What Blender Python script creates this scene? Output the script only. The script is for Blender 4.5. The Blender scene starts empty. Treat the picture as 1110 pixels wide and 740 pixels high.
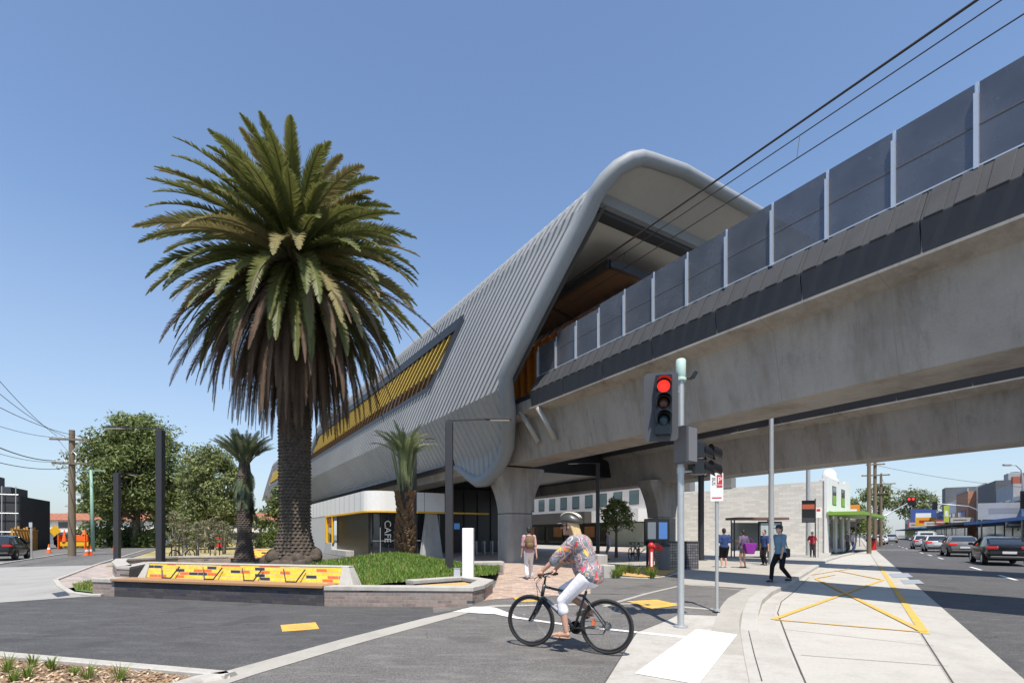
import bpy, bmesh, math, random
from mathutils import Vector, Matrix, Quaternion
R = math.radians
rnd = random.Random(7)
SC = bpy.context.scene
COL = SC.collection
# ---------------------------------------------------------------- survey of the place
F, CX, HY, EYE = 555.0, 555.0, 579.0, 1.55       # focal length, optical axis, horizon, eye height used when surveying
def zg(X, Y):
    def ss(a, b, v):
        v = max(0, min(1, (v-a)/(b-a))); return v*v*(3-2*v)
    return 0.1*ss(9.0, 10.8, Y)*ss(-1.3, -0.3, X)
def G(x, y, z=0.0):
    D = (EYE-z)*F/(y-HY); return Vector(((x-CX)/F*D, D, z))
def PL(x, y=HY+30, z=0.1): return G(x, y, z)
BA = math.atan2(.5111, .8595)                     # heading of the viaduct
U = Vector((-.5111, .8595, 0)); N = Vector((.8595, .5111, 0))
RA = -math.atan2(.5599, .8286)                    # heading of the street
RV = Vector((.5599, .8286, 0)); SV = Vector((.8286, -.5599, 0))
def TP(t, p, z=0): return U*t + N*p + Vector((0, 0, z))
def RS(s, r, z=0): return SV*s + RV*r + Vector((0, 0, z))
MB_ = Matrix.Rotation(BA, 4, 'Z'); MR_ = Matrix.Rotation(RA, 4, 'Z')

# ---------------------------------------------------------------- scene-graph helpers
def tag(o, label=None, cat=None, group=None, kind=None):
    if label: o['label'] = label
    if cat: o['category'] = cat
    if group: o['group'] = group
    if kind: o['kind'] = kind
    return o
def thing(name, label, cat, loc=(0, 0, 0), rz=0.0, group=None):
    o = bpy.data.objects.new(name, None); COL.objects.link(o)
    o.location = loc; o.rotation_euler = (0, 0, rz); o.empty_display_size = .2
    return tag(o, label, cat, group)
def kids(o): return [c for c in bpy.data.objects if c.parent == o]
def dup(root, loc=None, rz=None, label=None, group=None, scale=None):
    m = [(root, None)]
    r = root.copy(); COL.objects.link(r)
    if loc is not None: r.location = loc
    if rz is not None: r.rotation_euler = (0, 0, rz)
    if scale: r.scale = (scale,)*3
    if label: r['label'] = label
    if group: r['group'] = group
    for c in root.children:
        k = c.copy(); COL.objects.link(k); k.parent = r
        for d in c.children:
            e = d.copy(); COL.objects.link(e); e.parent = k
    return r
class MB:
    """collects shapes, built as ONE mesh"""
    def __init__(s): s.v = []; s.f = []; s.m = []; s.mi = 0; s.T = Matrix.Identity(4)
    def add(s, vs, fs):
        b = len(s.v); T = s.T
        s.v += [T @ Vector(v) for v in vs]
        s.f += [[b+i for i in f] for f in fs]; s.m += [s.mi]*len(fs); return s
    def box(s, x0, x1, y0, y1, z0, z1):
        return s.add([(x0,y0,z0),(x1,y0,z0),(x1,y1,z0),(x0,y1,z0),(x0,y0,z1),(x1,y0,z1),(x1,y1,z1),(x0,y1,z1)],
                     [(0,3,2,1),(4,5,6,7),(0,1,5,4),(1,2,6,5),(2,3,7,6),(3,0,4,7)])
    def bbox(s, x0, x1, y0, y1, z0, z1, b=.02):
        """box with chamfered vertical+top edges"""
        ring = lambda o, z: [(x0+o,y0+b,z) if 0 else None]
        def loop(i, z): return [(x0+i+b,y0+i,z),(x1-i-b,y0+i,z),(x1-i,y0+i+b,z),(x1-i,y1-i-b,z),(x1-i-b,y1-i,z),(x0+i+b,y1-i,z),(x0+i,y1-i-b,z),(x0+i,y0+i+b,z)]
        return s.loft([loop(b,z0),loop(0,z0+b),loop(0,z1-b),loop(b,z1)], closed=True, cap=True)
    def loft(s, rings, closed=True, cap=True):
        n = len(rings[0]); vs = [p for r in rings for p in r]; fs = []
        for i in range(len(rings)-1):
            for j in range(n if closed else n-1):
                k = (j+1) % n
                fs.append((i*n+j, i*n+k, (i+1)*n+k, (i+1)*n+j))
        if cap and closed:
            fs.append(tuple(range(n-1, -1, -1))); fs.append(tuple(range((len(rings)-1)*n, len(rings)*n)))
        return s.add(vs, fs)
    def prism(s, poly, z0, z1): return s.loft([[(x,y,z0) for x,y in poly],[(x,y,z1) for x,y in poly]])
    def tube(s, pts, r, n=8, cap=True, flat=1.0):
        pts = [Vector(p) for p in pts]; rr = r if isinstance(r, (list, tuple)) else [r]*len(pts)
        rings = []; up = Vector((0,0,1)); pn = None
        for i, p in enumerate(pts):
            d = (pts[min(i+1, len(pts)-1)] - pts[max(i-1, 0)])
            if d.length < 1e-9: d = Vector((0,0,1))
            d.normalize()
            if pn is None:
                a = up if abs(d.z) < .95 else Vector((1,0,0)); pn = d.cross(a).normalized()
            else:
                pn = (pn - d*pn.dot(d)); pn = pn.normalized() if pn.length > 1e-6 else d.orthogonal().normalized()
            q = d.cross(pn)
            rings.append([p + (pn*math.cos(2*math.pi*k/n)*flat + q*math.sin(2*math.pi*k/n))*rr[i] for k in range(n)])
        return s.loft(rings, True, cap)
    def bar(s, a, b, w, h=None, roll=0):
        """rectangular bar from a to b"""
        a, b = Vector(a), Vector(b); h = h or w; d = (b-a).normalized()
        up = Vector((0,0,1)) if abs(d.z) < .95 else Vector((0,1,0))
        x = d.cross(up).normalized(); y = x.cross(d)
        if roll: q = Quaternion(d, roll); x = q @ x; y = q @ y
        o = [(-w/2,-h/2),(w/2,-h/2),(w/2,h/2),(-w/2,h/2)]
        return s.loft([[a+x*i+y*j for i,j in o],[b+x*i+y*j for i,j in o]])
    def lathe(s, prof, n=24, c=(0,0,0), cap=True):
        return s.loft([[(c[0]+r*math.cos(2*math.pi*k/n), c[1]+r*math.sin(2*math.pi*k/n), c[2]+z) for k in range(n)] for r,z in prof], True, cap)
    def sphere(s, c, r, n=12, m=8):
        r = r if isinstance(r, (tuple, list)) else (r,r,r); rings = []
        for i in range(m+1):
            a = math.pi*(i/m)*.998+.003; 
            rings.append([(c[0]+r[0]*math.sin(a)*math.cos(2*math.pi*k/n), c[1]+r[1]*math.sin(a)*math.sin(2*math.pi*k/n), c[2]-r[2]*math.cos(a)) for k in range(n)])
        return s.loft(rings)
    def quad(s, *p): return s.add(p, [tuple(range(len(p)))])
    def build(s, name, mat, parent=None, smooth=False, bevel=0, auto=None):
        me = bpy.data.meshes.new(name); me.from_pydata([tuple(v) for v in s.v], [], s.f); me.validate()
        mats = mat if isinstance(mat, (list, tuple)) else [mat]
        for x in mats: me.materials.append(x)
        if len(mats) > 1 and len(me.polygons) == len(s.m): me.polygons.foreach_set('material_index', s.m)
        bm = bmesh.new(); bm.from_mesh(me); bmesh.ops.recalc_face_normals(bm, faces=bm.faces); bm.to_mesh(me); bm.free()
        if smooth: me.polygons.foreach_set('use_smooth', [True]*len(me.polygons))
        if auto: me.set_sharp_from_angle(angle=R(auto))
        o = bpy.data.objects.new(name, me); COL.objects.link(o)
        if parent: o.parent = parent
        if bevel:
            b = o.modifiers.new('b', 'BEVEL'); b.width = bevel; b.segments = 2; b.limit_method = 'ANGLE'; b.angle_limit = R(40)
        return o
def struct(o): o['kind'] = 'structure'; return o
def bake(o):
    """apply an object's modifiers without operators"""
    dg = bpy.context.evaluated_depsgraph_get(); dg.update()
    me = bpy.data.meshes.new_from_object(o.evaluated_get(dg)); o.modifiers.clear(); o.data = me; return o
def text(name, s, size, mat, parent, loc, rot, ext=.004, align='CENTER', sx=1.0):
    c = bpy.data.curves.new(name, 'FONT'); c.body = s; c.size = size; c.extrude = ext; c.align_x = align; c.align_y = 'CENTER'
    t = bpy.data.objects.new(name, c); COL.objects.link(t)
    dg = bpy.context.evaluated_depsgraph_get(); dg.update()
    me = bpy.data.meshes.new_from_object(t.evaluated_get(dg)); bpy.data.objects.remove(t)
    me.materials.clear(); me.materials.append(mat)
    o = bpy.data.objects.new(name, me); COL.objects.link(o); o.parent = parent; o.location = loc; o.rotation_euler = rot; o.scale = (sx,1,1); return o

# ---------------------------------------------------------------- materials
MATS = {}
def nodes(name):
    m = bpy.data.materials.new(name); m.use_nodes = True; nt = m.node_tree
    return m, nt, nt.nodes['Principled BSDF'], nt.links.new
def setp(b, **k):
    for a, v in k.items():
        b.inputs[a.replace('_', ' ')].default_value = v
def mapping(nt, coord='Object', scale=(1,1,1), rot=(0,0,0)):
    tc = nt.nodes.new('ShaderNodeTexCoord'); mp = nt.nodes.new('ShaderNodeMapping')
    mp.inputs['Scale'].default_value = scale; mp.inputs['Rotation'].default_value = rot
    nt.links.new(tc.outputs[coord], mp.inputs['Vector']); return mp.outputs['Vector']
def noise(nt, vec, scale, detail=4, rough=.6):
    n = nt.nodes.new('ShaderNodeTexNoise'); n.inputs['Scale'].default_value = scale; n.inputs['Detail'].default_value = detail
    n.inputs['Roughness'].default_value = rough; nt.links.new(vec, n.inputs['Vector']); return n.outputs['Fac']
def ramp(nt, fac, stops, interp='LINEAR'):
    r = nt.nodes.new('ShaderNodeValToRGB'); r.color_ramp.interpolation = interp; e = r.color_ramp.elements
    while len(e) < len(stops): e.new(.5)
    for x, (p, c) in zip(e, stops): x.position = p; x.color = (*c, 1) if len(c) == 3 else c
    nt.links.new(fac, r.inputs['Fac']); return r.outputs['Color']
def mix(nt, fac, a, b, mode='MIX'):
    m = nt.nodes.new('ShaderNodeMix'); m.data_type = 'RGBA'; m.blend_type = mode
    for sock, v in ((m.inputs[0], fac), (m.inputs[6], a), (m.inputs[7], b)):
        if isinstance(v, (int, float)): sock.default_value = v
        elif isinstance(v, tuple): sock.default_value = (*v, 1)
        else: nt.links.new(v, sock)
    return m.outputs[2]
def bump(nt, b, h, strength=.3, dist=.02):
    n = nt.nodes.new('ShaderNodeBump'); n.inputs['Strength'].default_value = strength; n.inputs['Distance'].default_value = dist
    nt.links.new(h, n.inputs['Height']); nt.links.new(n.outputs['Normal'], b.inputs['Normal'])
def sc(c, k): return tuple(min(1, x*k) for x in c)
def M(name, col, rough=.6, var=.12, scale=3.0, metal=0.0, bmp=0.0, bscale=40, stretch=(1,1,1), spec=.5, col2=None):
    if name in MATS: return MATS[name]
    m, nt, b, L = nodes(name)
    v = mapping(nt, scale=stretch)
    f = noise(nt, v, scale, 6, .65)
    c = ramp(nt, f, [(.25, sc(col, 1-var)), (.75, col2 or sc(col, 1+var))])
    if var > 0:
        f2 = noise(nt, v, scale*9, 3, .6)
        c = mix(nt, .5, c, ramp(nt, f2, [(.3, sc(col, 1-var)), (.7, sc(col, 1+var))]))
    L(c, b.inputs['Base Color']); setp(b, Roughness=rough, Metallic=metal); b.inputs['Specular IOR Level'].default_value = spec
    if bmp: bump(nt, b, noise(nt, v, bscale, 5, .7), bmp)
    MATS[name] = m; return m
def brickmat(name, cols, mortar, bw=.23, bh=.076, mort=.01, rough=.8, interp='CONSTANT', plane='wall', offset=.5, gloss=False, bmp=.4):
    """coursed units; cols = [(pos, colour)...] picked at random per unit"""
    if name in MATS: return MATS[name]
    m, nt, b, L = nodes(name)
    tc = nt.nodes.new('ShaderNodeTexCoord'); sx = nt.nodes.new('ShaderNodeSeparateXYZ'); cb = nt.nodes.new('ShaderNodeCombineXYZ')
    L(tc.outputs['Object'], sx.inputs[0])
    if plane == 'wall':
        a = nt.nodes.new('ShaderNodeMath'); a.operation = 'ADD'; L(sx.outputs[0], a.inputs[0]); L(sx.outputs[1], a.inputs[1])
        L(a.outputs[0], cb.inputs[0]); L(sx.outputs[2], cb.inputs[1])
    else: L(sx.outputs[0], cb.inputs[0]); L(sx.outputs[1], cb.inputs[1])
    br = nt.nodes.new('ShaderNodeTexBrick'); L(cb.outputs[0], br.inputs['Vector'])
    br.offset = offset; br.inputs['Color1'].default_value = (0,0,0,1); br.inputs['Color2'].default_value = (1,1,1,1); br.inputs['Mortar'].default_value = (0,0,0,1)
    br.inputs['Scale'].default_value = 1; br.inputs['Brick Width'].default_value = bw; br.inputs['Row Height'].default_value = bh
    br.inputs['Mortar Size'].default_value = mort; br.inputs['Mortar Smooth'].default_value = .1
    c = ramp(nt, br.outputs['Color'], cols, interp)
    n = noise(nt, tc.outputs['Object'], 14, 5)
    c = mix(nt, .35, c, ramp(nt, n, [(.3,(.25,.25,.25)),(.7,(.9,.9,.9))]), 'OVERLAY')
    c = mix(nt, br.outputs['Fac'], c, mortar)
    L(c, b.inputs['Base Color']); setp(b, Roughness=.25 if gloss else rough)
    if bmp:
        iv = nt.nodes.new('ShaderNodeMath'); iv.operation = 'SUBTRACT'; iv.inputs[0].default_value = 1; L(br.outputs['Fac'], iv.inputs[1])
        bump(nt, b, iv.outputs[0], bmp, .008)
    MATS[name] = m; return m
def glassmat(name, col=(.02,.025,.03), rough=.06):
    m = M(name, col, rough, .15, 1.0, spec=.9); return m
def emis(name, col, st):
    m, nt, b, L = nodes(name); b.inputs['Base Color'].default_value = (*sc(col,.3),1); b.inputs['Emission Color'].default_value = (*col,1); b.inputs['Emission Strength'].default_value = st
    MATS[name] = m; return m
def leafmat(name, a, b_, rough=.55, trans=.25, scale=2.0):
    if name in MATS: return MATS[name]
    m, nt, b, L = nodes(name); v = mapping(nt)
    c = ramp(nt, noise(nt, v, scale, 3), [(.3, a), (.7, b_)])
    L(c, b.inputs['Base Color']); setp(b, Roughness=rough)
    tr = nt.nodes.new('ShaderNodeBsdfTranslucent'); L(mix(nt, .5, c, sc(b_, 1.6)), tr.inputs['Color'])
    mx = nt.nodes.new('ShaderNodeMixShader'); mx.inputs[0].default_value = trans
    L(b.outputs[0], mx.inputs[1]); L(tr.outputs[0], mx.inputs[2]); L(mx.outputs[0], nt.nodes['Material Output'].inputs['Surface'])
    MATS[name] = m; return m

def asphalt(name, col, patch=.25, agg=.5):
    m, nt, b, L = nodes(name); v = mapping(nt)
    c = ramp(nt, noise(nt, v, .35, 5, .6), [(.3, sc(col, 1-patch)), (.7, sc(col, 1+patch))])
    vo = nt.nodes.new('ShaderNodeTexVoronoi'); vo.inputs['Scale'].default_value = 90; L(v, vo.inputs['Vector'])
    c = mix(nt, agg, c, ramp(nt, vo.outputs['Color'], [(.2, sc(col, .45)), (.6, col), (.95, sc(col, 2.3))]))
    st = noise(nt, mapping(nt, scale=(1,4,1), rot=(0,0,.5)), 1.2, 6, .7)
    c = mix(nt, ramp(nt, st, [(.50,(0,0,0)),(.72,(.55,.55,.55))]), c, sc(col, 1.9))
    c = mix(nt, ramp(nt, noise(nt, v, .9, 3, .5), [(.58,(0,0,0)),(.66,(.5,.5,.5))]), c, sc(col, .62))
    cr = nt.nodes.new('ShaderNodeTexVoronoi'); cr.feature = 'DISTANCE_TO_EDGE'; cr.inputs['Scale'].default_value = .42
    dv = nt.nodes.new('ShaderNodeVectorMath'); dv.operation = 'ADD'; nn = nt.nodes.new('ShaderNodeTexNoise'); nn.inputs['Scale'].default_value = 1.6; nn.inputs['Detail'].default_value = 6; L(v, nn.inputs['Vector']); L(v, dv.inputs[0]); L(nn.outputs['Color'], dv.inputs[1]); L(dv.outputs[0], cr.inputs['Vector'])
    cm = mix(nt, ramp(nt, noise(nt, v, .5, 2), [(.52,(0,0,0)),(.6,(1,1,1))]), (0,0,0), ramp(nt, cr.outputs['Distance'], [(0,(.7,.7,.7)),(.008,(0,0,0))]))
    c = mix(nt, cm, c, sc(col, .3))
    c = mix(nt, ramp(nt, noise(nt, v, 2.3, 2, .4), [(.70,(0,0,0)),(.76,(.45,.45,.45))]), c, sc(col, .45))
    L(c, b.inputs['Base Color']); setp(b, Roughness=.85); b.inputs['Specular IOR Level'].default_value = .3
    bump(nt, b, vo.outputs['Distance'], .5, .006); MATS[name] = m; return m
def concrete(name, col, var=.12, stain=.35, rough=.8, joint=0, axis=1, streak=(6,6,.5)):
    m, nt, b, L = nodes(name); v = mapping(nt)
    c = ramp(nt, noise(nt, v, .6, 6, .65), [(.25, sc(col, 1-var)), (.75, sc(col, 1+var))])
    c = mix(nt, .4, c, ramp(nt, noise(nt, v, 22, 4), [(.3, sc(col, .8)), (.7, sc(col, 1.15))]))
    s = noise(nt, mapping(nt, scale=streak), .5, 7, .7)
    c = mix(nt, ramp(nt, noise(nt, v, 1.7, 5, .7), [(.55,(0,0,0)),(.72,(.45,.45,.45))]), c, sc(col, .68))
    c = mix(nt, ramp(nt, s, [(.46,(0,0,0)),(.66,(stain,stain,stain))]), c, mix(nt, noise(nt, v, .8, 3), sc(col, .30), (col[0]*.72, col[1]*.62, col[2]*.52)))
    if stain > .5:
        s2 = noise(nt, mapping(nt, scale=(9,9,.35)), .7, 6, .7); c = mix(nt, ramp(nt, s2, [(.55,(0,0,0)),(.72,(.5,.5,.5))]), c, sc(col, .42)); s3 = noise(nt, v, .33, 4, .6); c = mix(nt, ramp(nt, s3, [(.42,(0,0,0)),(.62,(.45,.45,.45))]), c, sc(col, 1.35))
    if joint:
        tc = nt.nodes.new('ShaderNodeTexCoord'); sx = nt.nodes.new('ShaderNodeSeparateXYZ'); L(tc.outputs['Object'], sx.inputs[0])
        mo = nt.nodes.new('ShaderNodeMath'); mo.operation = 'PINGPONG'; L(sx.outputs[axis], mo.inputs[0]); mo.inputs[1].default_value = joint/2
        c = mix(nt, ramp(nt, mo.outputs[0], [(0,(.9,.9,.9)),(.02,(0,0,0))]), c, sc(col, .5))
        c = mix(nt, ramp(nt, mo.outputs[0], [(.0,(.4,.4,.4)),(.25,(0,0,0))]), c, mix(nt, noise(nt, v, .25, 3), sc(col,.8), sc(col,1.3)))
    L(c, b.inputs['Base Color']); setp(b, Roughness=rough); b.inputs['Specular IOR Level'].default_value = .3
    bump(nt, b, noise(nt, v, 35, 5, .7), .15, .01); MATS[name] = m; return m
m_asph = asphalt('asphalt_dark', (.078,.077,.077)); m_asph2 = asphalt('asphalt_grey', (.135,.128,.12)); m_road = asphalt('asphalt_road', (.085,.083,.083))
m_conc = concrete('concrete_pale', (.43,.41,.37)); m_conc_path = concrete('concrete_path', (.38,.36,.32), streak=(1,1,1), stain=.25)
m_kerb = concrete('concrete_kerb', (.43,.41,.37), streak=(2,2,2), stain=.3); m_bay = concrete('concrete_bay', (.45,.43,.385), var=.07, stain=.15, streak=(1,2,1))
m_drive = concrete('concrete_drive', (.33,.32,.30), stain=.3, streak=(2,.6,1))
m_beam = concrete('concrete_beam', (.315,.297,.27), var=.26, stain=.75, joint=2.65, streak=(2.4,2.4,.22))
m_pier = concrete('concrete_pier', (.32,.30,.27), var=.2, stain=.6, streak=(3,3,.3))
m_fascia = M('fascia_grey', (.045,.046,.052), .6, .12, 2); m_cap = concrete('precast_cap', (.058,.060,.064), var=.1, stain=.3, streak=(3,3,1))
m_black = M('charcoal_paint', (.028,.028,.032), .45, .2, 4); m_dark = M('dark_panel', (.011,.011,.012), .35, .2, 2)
m_gloss = M('gloss_black', (.012,.012,.014), .15, .1, 2)
m_galv = M('galvanised_steel', (.48,.50,.50), .45, .12, 7, metal=.55); m_alu = M('aluminium', (.62,.64,.66), .35, .08, 5, metal=.6)
m_white = M('white_paint', (.78,.77,.74), .55, .05, 1.5); 
def wornpaint(name, col, under, amt=.60):
    m, nt, b, L = nodes(name); v = mapping(nt); c = ramp(nt, noise(nt, v, 6, 5), [(.3, sc(col,.82)), (.7, sc(col,1.08))])
    k = ramp(nt, noise(nt, v, 9, 8, .75), [(amt,(0,0,0)),(amt+.09,(.85,.85,.85))]); k2 = ramp(nt, noise(nt, v, 1.1, 4, .6), [(.45,(0,0,0)),(.75,(.35,.35,.35))])
    c = mix(nt, k2, mix(nt, k, c, under), under); L(c, b.inputs['Base Color']); setp(b, Roughness=.8); MATS[name] = m; return m
m_line = wornpaint('road_paint', (.74,.73,.69), (.20,.19,.18)); m_yline = wornpaint('yellow_road_paint', (.70,.40,.06), (.36,.32,.25), .56)
m_yel = M('yellow_paint', (.75,.42,.02), .45, .1, 3); m_red = M('red_paint', (.52,.02,.02), .4, .1, 3); m_orange = M('orange_plastic', (.85,.14,.02), .5, .08, 3)
m_skin = M('skin', (.50,.28,.19), .55, .12, 12); m_skin2 = M('skin_fair', (.58,.36,.26), .55, .1, 12)
m_timber = M('timber_slat', (.34,.19,.09), .55, .3, 2, stretch=(1,12,12)); m_pole = M('weathered_timber', (.17,.13,.085), .85, .35, 1.5, stretch=(6,6,.6), bmp=.3)
m_green = M('green_pole_paint', (.22,.36,.28), .5, .12, 4)
# ---------------------------------------------------------------- ground, roads, paths
def sheet(name, pts, z, mat, rel=True, world=False, follow=True, thick=0):
    P = [Vector((p[0], p[1], 0)) if world else G(p[0], p[1]) for p in pts]
    bm = bmesh.new(); f = bm.faces.new([bm.verts.new((p.x, p.y, 0)) for p in P])
    bmesh.ops.triangulate(bm, faces=bm.faces[:])
    if follow:
        for ax, vals in (((0,1,0), [9+.3*i for i in range(7)]), ((1,0,0), [-1.3+.25*i for i in range(5)])):
            for q in vals:
                bmesh.ops.bisect_plane(bm, geom=bm.verts[:]+bm.edges[:]+bm.faces[:], plane_co=Vector(ax)*q, plane_no=ax)
    for v in bm.verts: v.co.z = z + (zg(v.co.x, v.co.y) if follow else 0)
    if thick:
        r = bmesh.ops.extrude_face_region(bm, geom=bm.faces[:])
        for v in [e for e in r['geom'] if isinstance(e, bmesh.types.BMVert)]: v.co.z += thick
    bmesh.ops.recalc_face_normals(bm, faces=bm.faces)
    if not thick:
        for q in bm.faces:
            if q.normal.z < 0: q.normal_flip()
    me = bpy.data.meshes.new(name); bm.to_mesh(me); bm.free(); me.materials.append(mat)
    o = bpy.data.objects.new(name, me); COL.objects.link(o); o['kind'] = 'structure'; return o
def strip(name, pts, w, z, mat, follow=True, world=False, side=0):
    """ribbon of width w (metres) along pixel or world points"""
    P = [Vector((p[0], p[1], 0)) if world else G(p[0], p[1]) for p in pts]; Q = []
    for a, b in zip(P, P[1:]):
        n = max(1, int((b-a).length/.4)); Q += [a.lerp(b, i/n) for i in range(n)]
    Q.append(P[-1]); mb = MB(); A, B = [], []
    for i, q in enumerate(Q):
        d = (Q[min(i+1, len(Q)-1)] - Q[max(i-1, 0)]).normalized(); n = Vector((-d.y, d.x, 0))
        for L_, s in ((A, w/2+side*w/2), (B, -w/2+side*w/2)):
            c = q + n*s; L_.append((c.x, c.y, z + (zg(c.x, c.y) if follow else 0)))
    k = len(Q)
    mb.add(A+B, [(i, i+k, i+k+1, i+1) for i in range(k-1)])
    return struct(mb.build(name, mat))
def kerbline(name, pts, w, h, mat, world=False, z0=-.02, hf=None):
    P = [Vector((p[0], p[1], 0)) if world else G(p[0], p[1]) for p in pts]; Q = []
    for a, b in zip(P, P[1:]):
        n = max(1, int((b-a).length/.35)); Q += [a.lerp(b, i/n) for i in range(n)]
    Q.append(P[-1]); rings = []
    for i, q in enumerate(Q):
        d = (Q[min(i+1, len(Q)-1)] - Q[max(i-1, 0)]).normalized(); n = Vector((-d.y, d.x, 0)); hh = hf(q) if hf else h
        rings.append([q - n*w/2 + Vector((0,0,z0)), q - n*w/2 + Vector((0,0,hh-.012)), q - n*(w/2-.012) + Vector((0,0,hh)), q + n*(w/2-.03) + Vector((0,0,hh)), q + n*w/2 + Vector((0,0,hh-.03)), q + n*(w/2+.03) + Vector((0,0,z0))])
    return struct(MB().loft(rings).build(name, mat))

m_ground, nt, b, L = nodes('far_ground'); v = mapping(nt)
c = ramp(nt, noise(nt, v, .15, 6, .65), [(.3,(.10,.098,.09)),(.7,(.16,.15,.135))]); L(c, b.inputs['Base Color']); setp(b, Roughness=.9)
struct(MB().quad((-700,-120,-.012),(700,-120,-.012),(700,1200,-.012),(-700,1200,-.012)).build('ground', m_ground))
# forecourt asphalt and the crossing
sheet('forecourt', [(-900,690),(-60,658.5),(0,652.5),(100,645.5),(118,644),(352,654),(500,655),(518,660),(500,664),(255,733),(200,790),(-900,760)], .0, m_asph)
sheet('asphalt_path', [(500,655),(700,648),(830,640),(822,652),(815,668),(817,692),(842,800),(640,900),(150,900),(250,735),(500,664)], .004, m_asph2)
strip('concrete_strip', [(512,661.5),(470,671),(380,695),(262,729),(150,765)], .42, .010, m_conc_path)
strip('concrete_strip', [(512,661.8),(640,660),(735,659)], .16, .010, m_conc_path)
strip('asphalt_joint', [(742,662.5),(815,666.5)], .14, .010, m_conc_path)
strip('asphalt_joint', [(655,662),(700,648),(742,637.5)], .12, .010, m_conc_path)
strip('asphalt_joint', [(742,637.5),(812,644.5)], .10, .010, m_conc_path)
# concrete driveway and side street on the left
sheet('driveway', [(-900,690),(-900,625),(-60,610),(20,609),(62,613),(105,601),(150,592),(124,607),(60,629),(88,645.5),(100,646),(0,652.8),(-60,659)], .006, m_drive)
sheet('side_street', [TP(t, p).to_tuple()[:2] for t, p in ((33,-9.5),(180,-9.5),(180,-4.4),(33,-4.4))], .010, m_asph2, world=True, follow=False)
sheet('brick_path', [(60,628.5),(106,612),(135,607),(170,612),(165,622),(118,632),(98,634),(70,638),(76,642.5)], .012, brickmat('paver_grey', [(0,(.33,.27,.24)),(.3,(.38,.31,.27)),(.6,(.28,.24,.22)),(.85,(.42,.36,.31))], (.25,.22,.19), .3, .15, .006, plane='floor', bmp=.1), follow=False)
kerbline('street_kerb', [(60.5,629),(105,612),(159,595.5)], .14, .06, m_kerb)
kerbline('street_kerb', [(-60,622),(11,609.7),(75.7,599.4),(150,590.5)], .14, .07, m_kerb)
kerbline('path_kerb', [(60.5,629),(66,636),(78,643),(100,645.5),(112,645.5)], .16, .05, m_kerb)
kerbline('garden_kerb', [(-500,660),(-200,686),(0,712),(100,721),(200,730),(250,734.5)], .17, .06, m_conc)
kerbline('garden_kerb', [(247,733.5),(215,739),(120,768)], .15, .06, m_conc)
sheet('drain_grate', [(56,643.2),(70,640.8),(76,645),(62,647)], .014, m_dark, follow=False)
# station square
sheet('square_base', [(470,664),(560,652),(640,652),(760,655),(806,664),(810,655),(822,643),(838,635),(858,623),(880,608),(900,601),(915,595),(460,595)], .0015, m_asph2)
paver = brickmat('paver_brown', [(0,(.36,.25,.19)),(.25,(.44,.33,.26)),(.5,(.30,.22,.18)),(.7,(.48,.38,.30)),(.9,(.38,.28,.22))], (.30,.24,.20), .23, .115, .005, plane='floor', bmp=.1)
sheet('brick_paving', [(500,656),(536,640),(545,612),(480,606),(470,600),(700,596),(690,604),(640,611),(650,625),(640,640),(640,648)], .008, paver)
sheet('concrete_footpath', [(640,611),(690,604),(700,594),(905,592),(900,603),(896,607),(868,624),(845,637),(832,642.5),(742,637.5),(700,634),(720,622)], .008, m_conc_path)
sheet('asphalt_footpath', [(640,648),(640,640),(650,627),(720,622.5),(736,627),(742,637.5),(700,648)], .0085, m_asph2)
struct(sheet('station_floor', [TP(t, p).to_tuple()[:2] for t, p in ((27,10),(110,10),(110,44),(27,44))], .006, m_conc_path, world=True))
# street: concrete bay, channel and asphalt
road = [RS(s, r).to_tuple()[:2] for s, r in ((1.45,-40),(12.6,-40),(12.6,600),(1.45,600))]
sheet('road', road, -.004, m_road, world=True, follow=False)
K = [(838,800),(826,740),(818,712),(811.5,685),(812.5,668),(818,655),(830,645),(847,637),(868,624),(894,608.5),(910,603.5),(925,600)]
KB = [(905,800),(873,740),(858,704),(843,664),(847,652),(860,642),(877,625.5),(897,612),(913,606.5),(930,601)]
bay = K + [tuple(0 for _ in '')] if 0 else None
m_joint = M('joint_grey', (.07,.065,.06), .9, .3, 9)
inner = [RS(.82, r) for r in (70, 40, 20, 10, 4, -3)]
sheet('loading_bay', [(G(*p).x, G(*p).y) for p in K] + [(q.x, q.y) for q in inner], .002, m_bay, world=True, follow=False)
sheet('gutter', [RS(s, r).to_tuple()[:2] for s, r in ((.80,-20),(1.47,-20),(1.47,300),(.80,300))], .006, m_kerb, world=True, follow=False)
strip('gutter_joint', [RS(.82, r).to_tuple()[:2] for r in (-5, 60)], .018, .010, m_joint, world=True, follow=False)
strip('gutter_joint', KB[:7], .018, .010, m_joint, follow=False)
strip('channel', K[:10], .42, .007, m_kerb, follow=False, side=-1)
kerbline('kerb', K, .30, .1, m_kerb, hf=lambda q: .02 + .105*max(0, min(1, (q.y-8.0)/3)))
strip('kerb_joint', K[1:6], .012, .0245, m_joint, follow=False, side=0)
strip('kerb_back_path', K[2:11], .55, .013, m_conc_path, side=1)
strip('road_kerb', [RS(-1.6, r).to_tuple()[:2] for r in (58, 300)], 4.6, .05, m_conc_path, world=True, follow=False)
sheet('far_footpath', [RS(s, r).to_tuple()[:2] for s, r in ((12.6,-40),(17,-40),(17,400),(12.6,400))], .08, m_conc_path, world=True, follow=False, thick=.05)
sheet('pram_ramp', [(735,668),(814,670),(812,688),(820,715),(842,800),(560,800),(655,742),(690,686)], .012, m_conc, follow=True)
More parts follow.
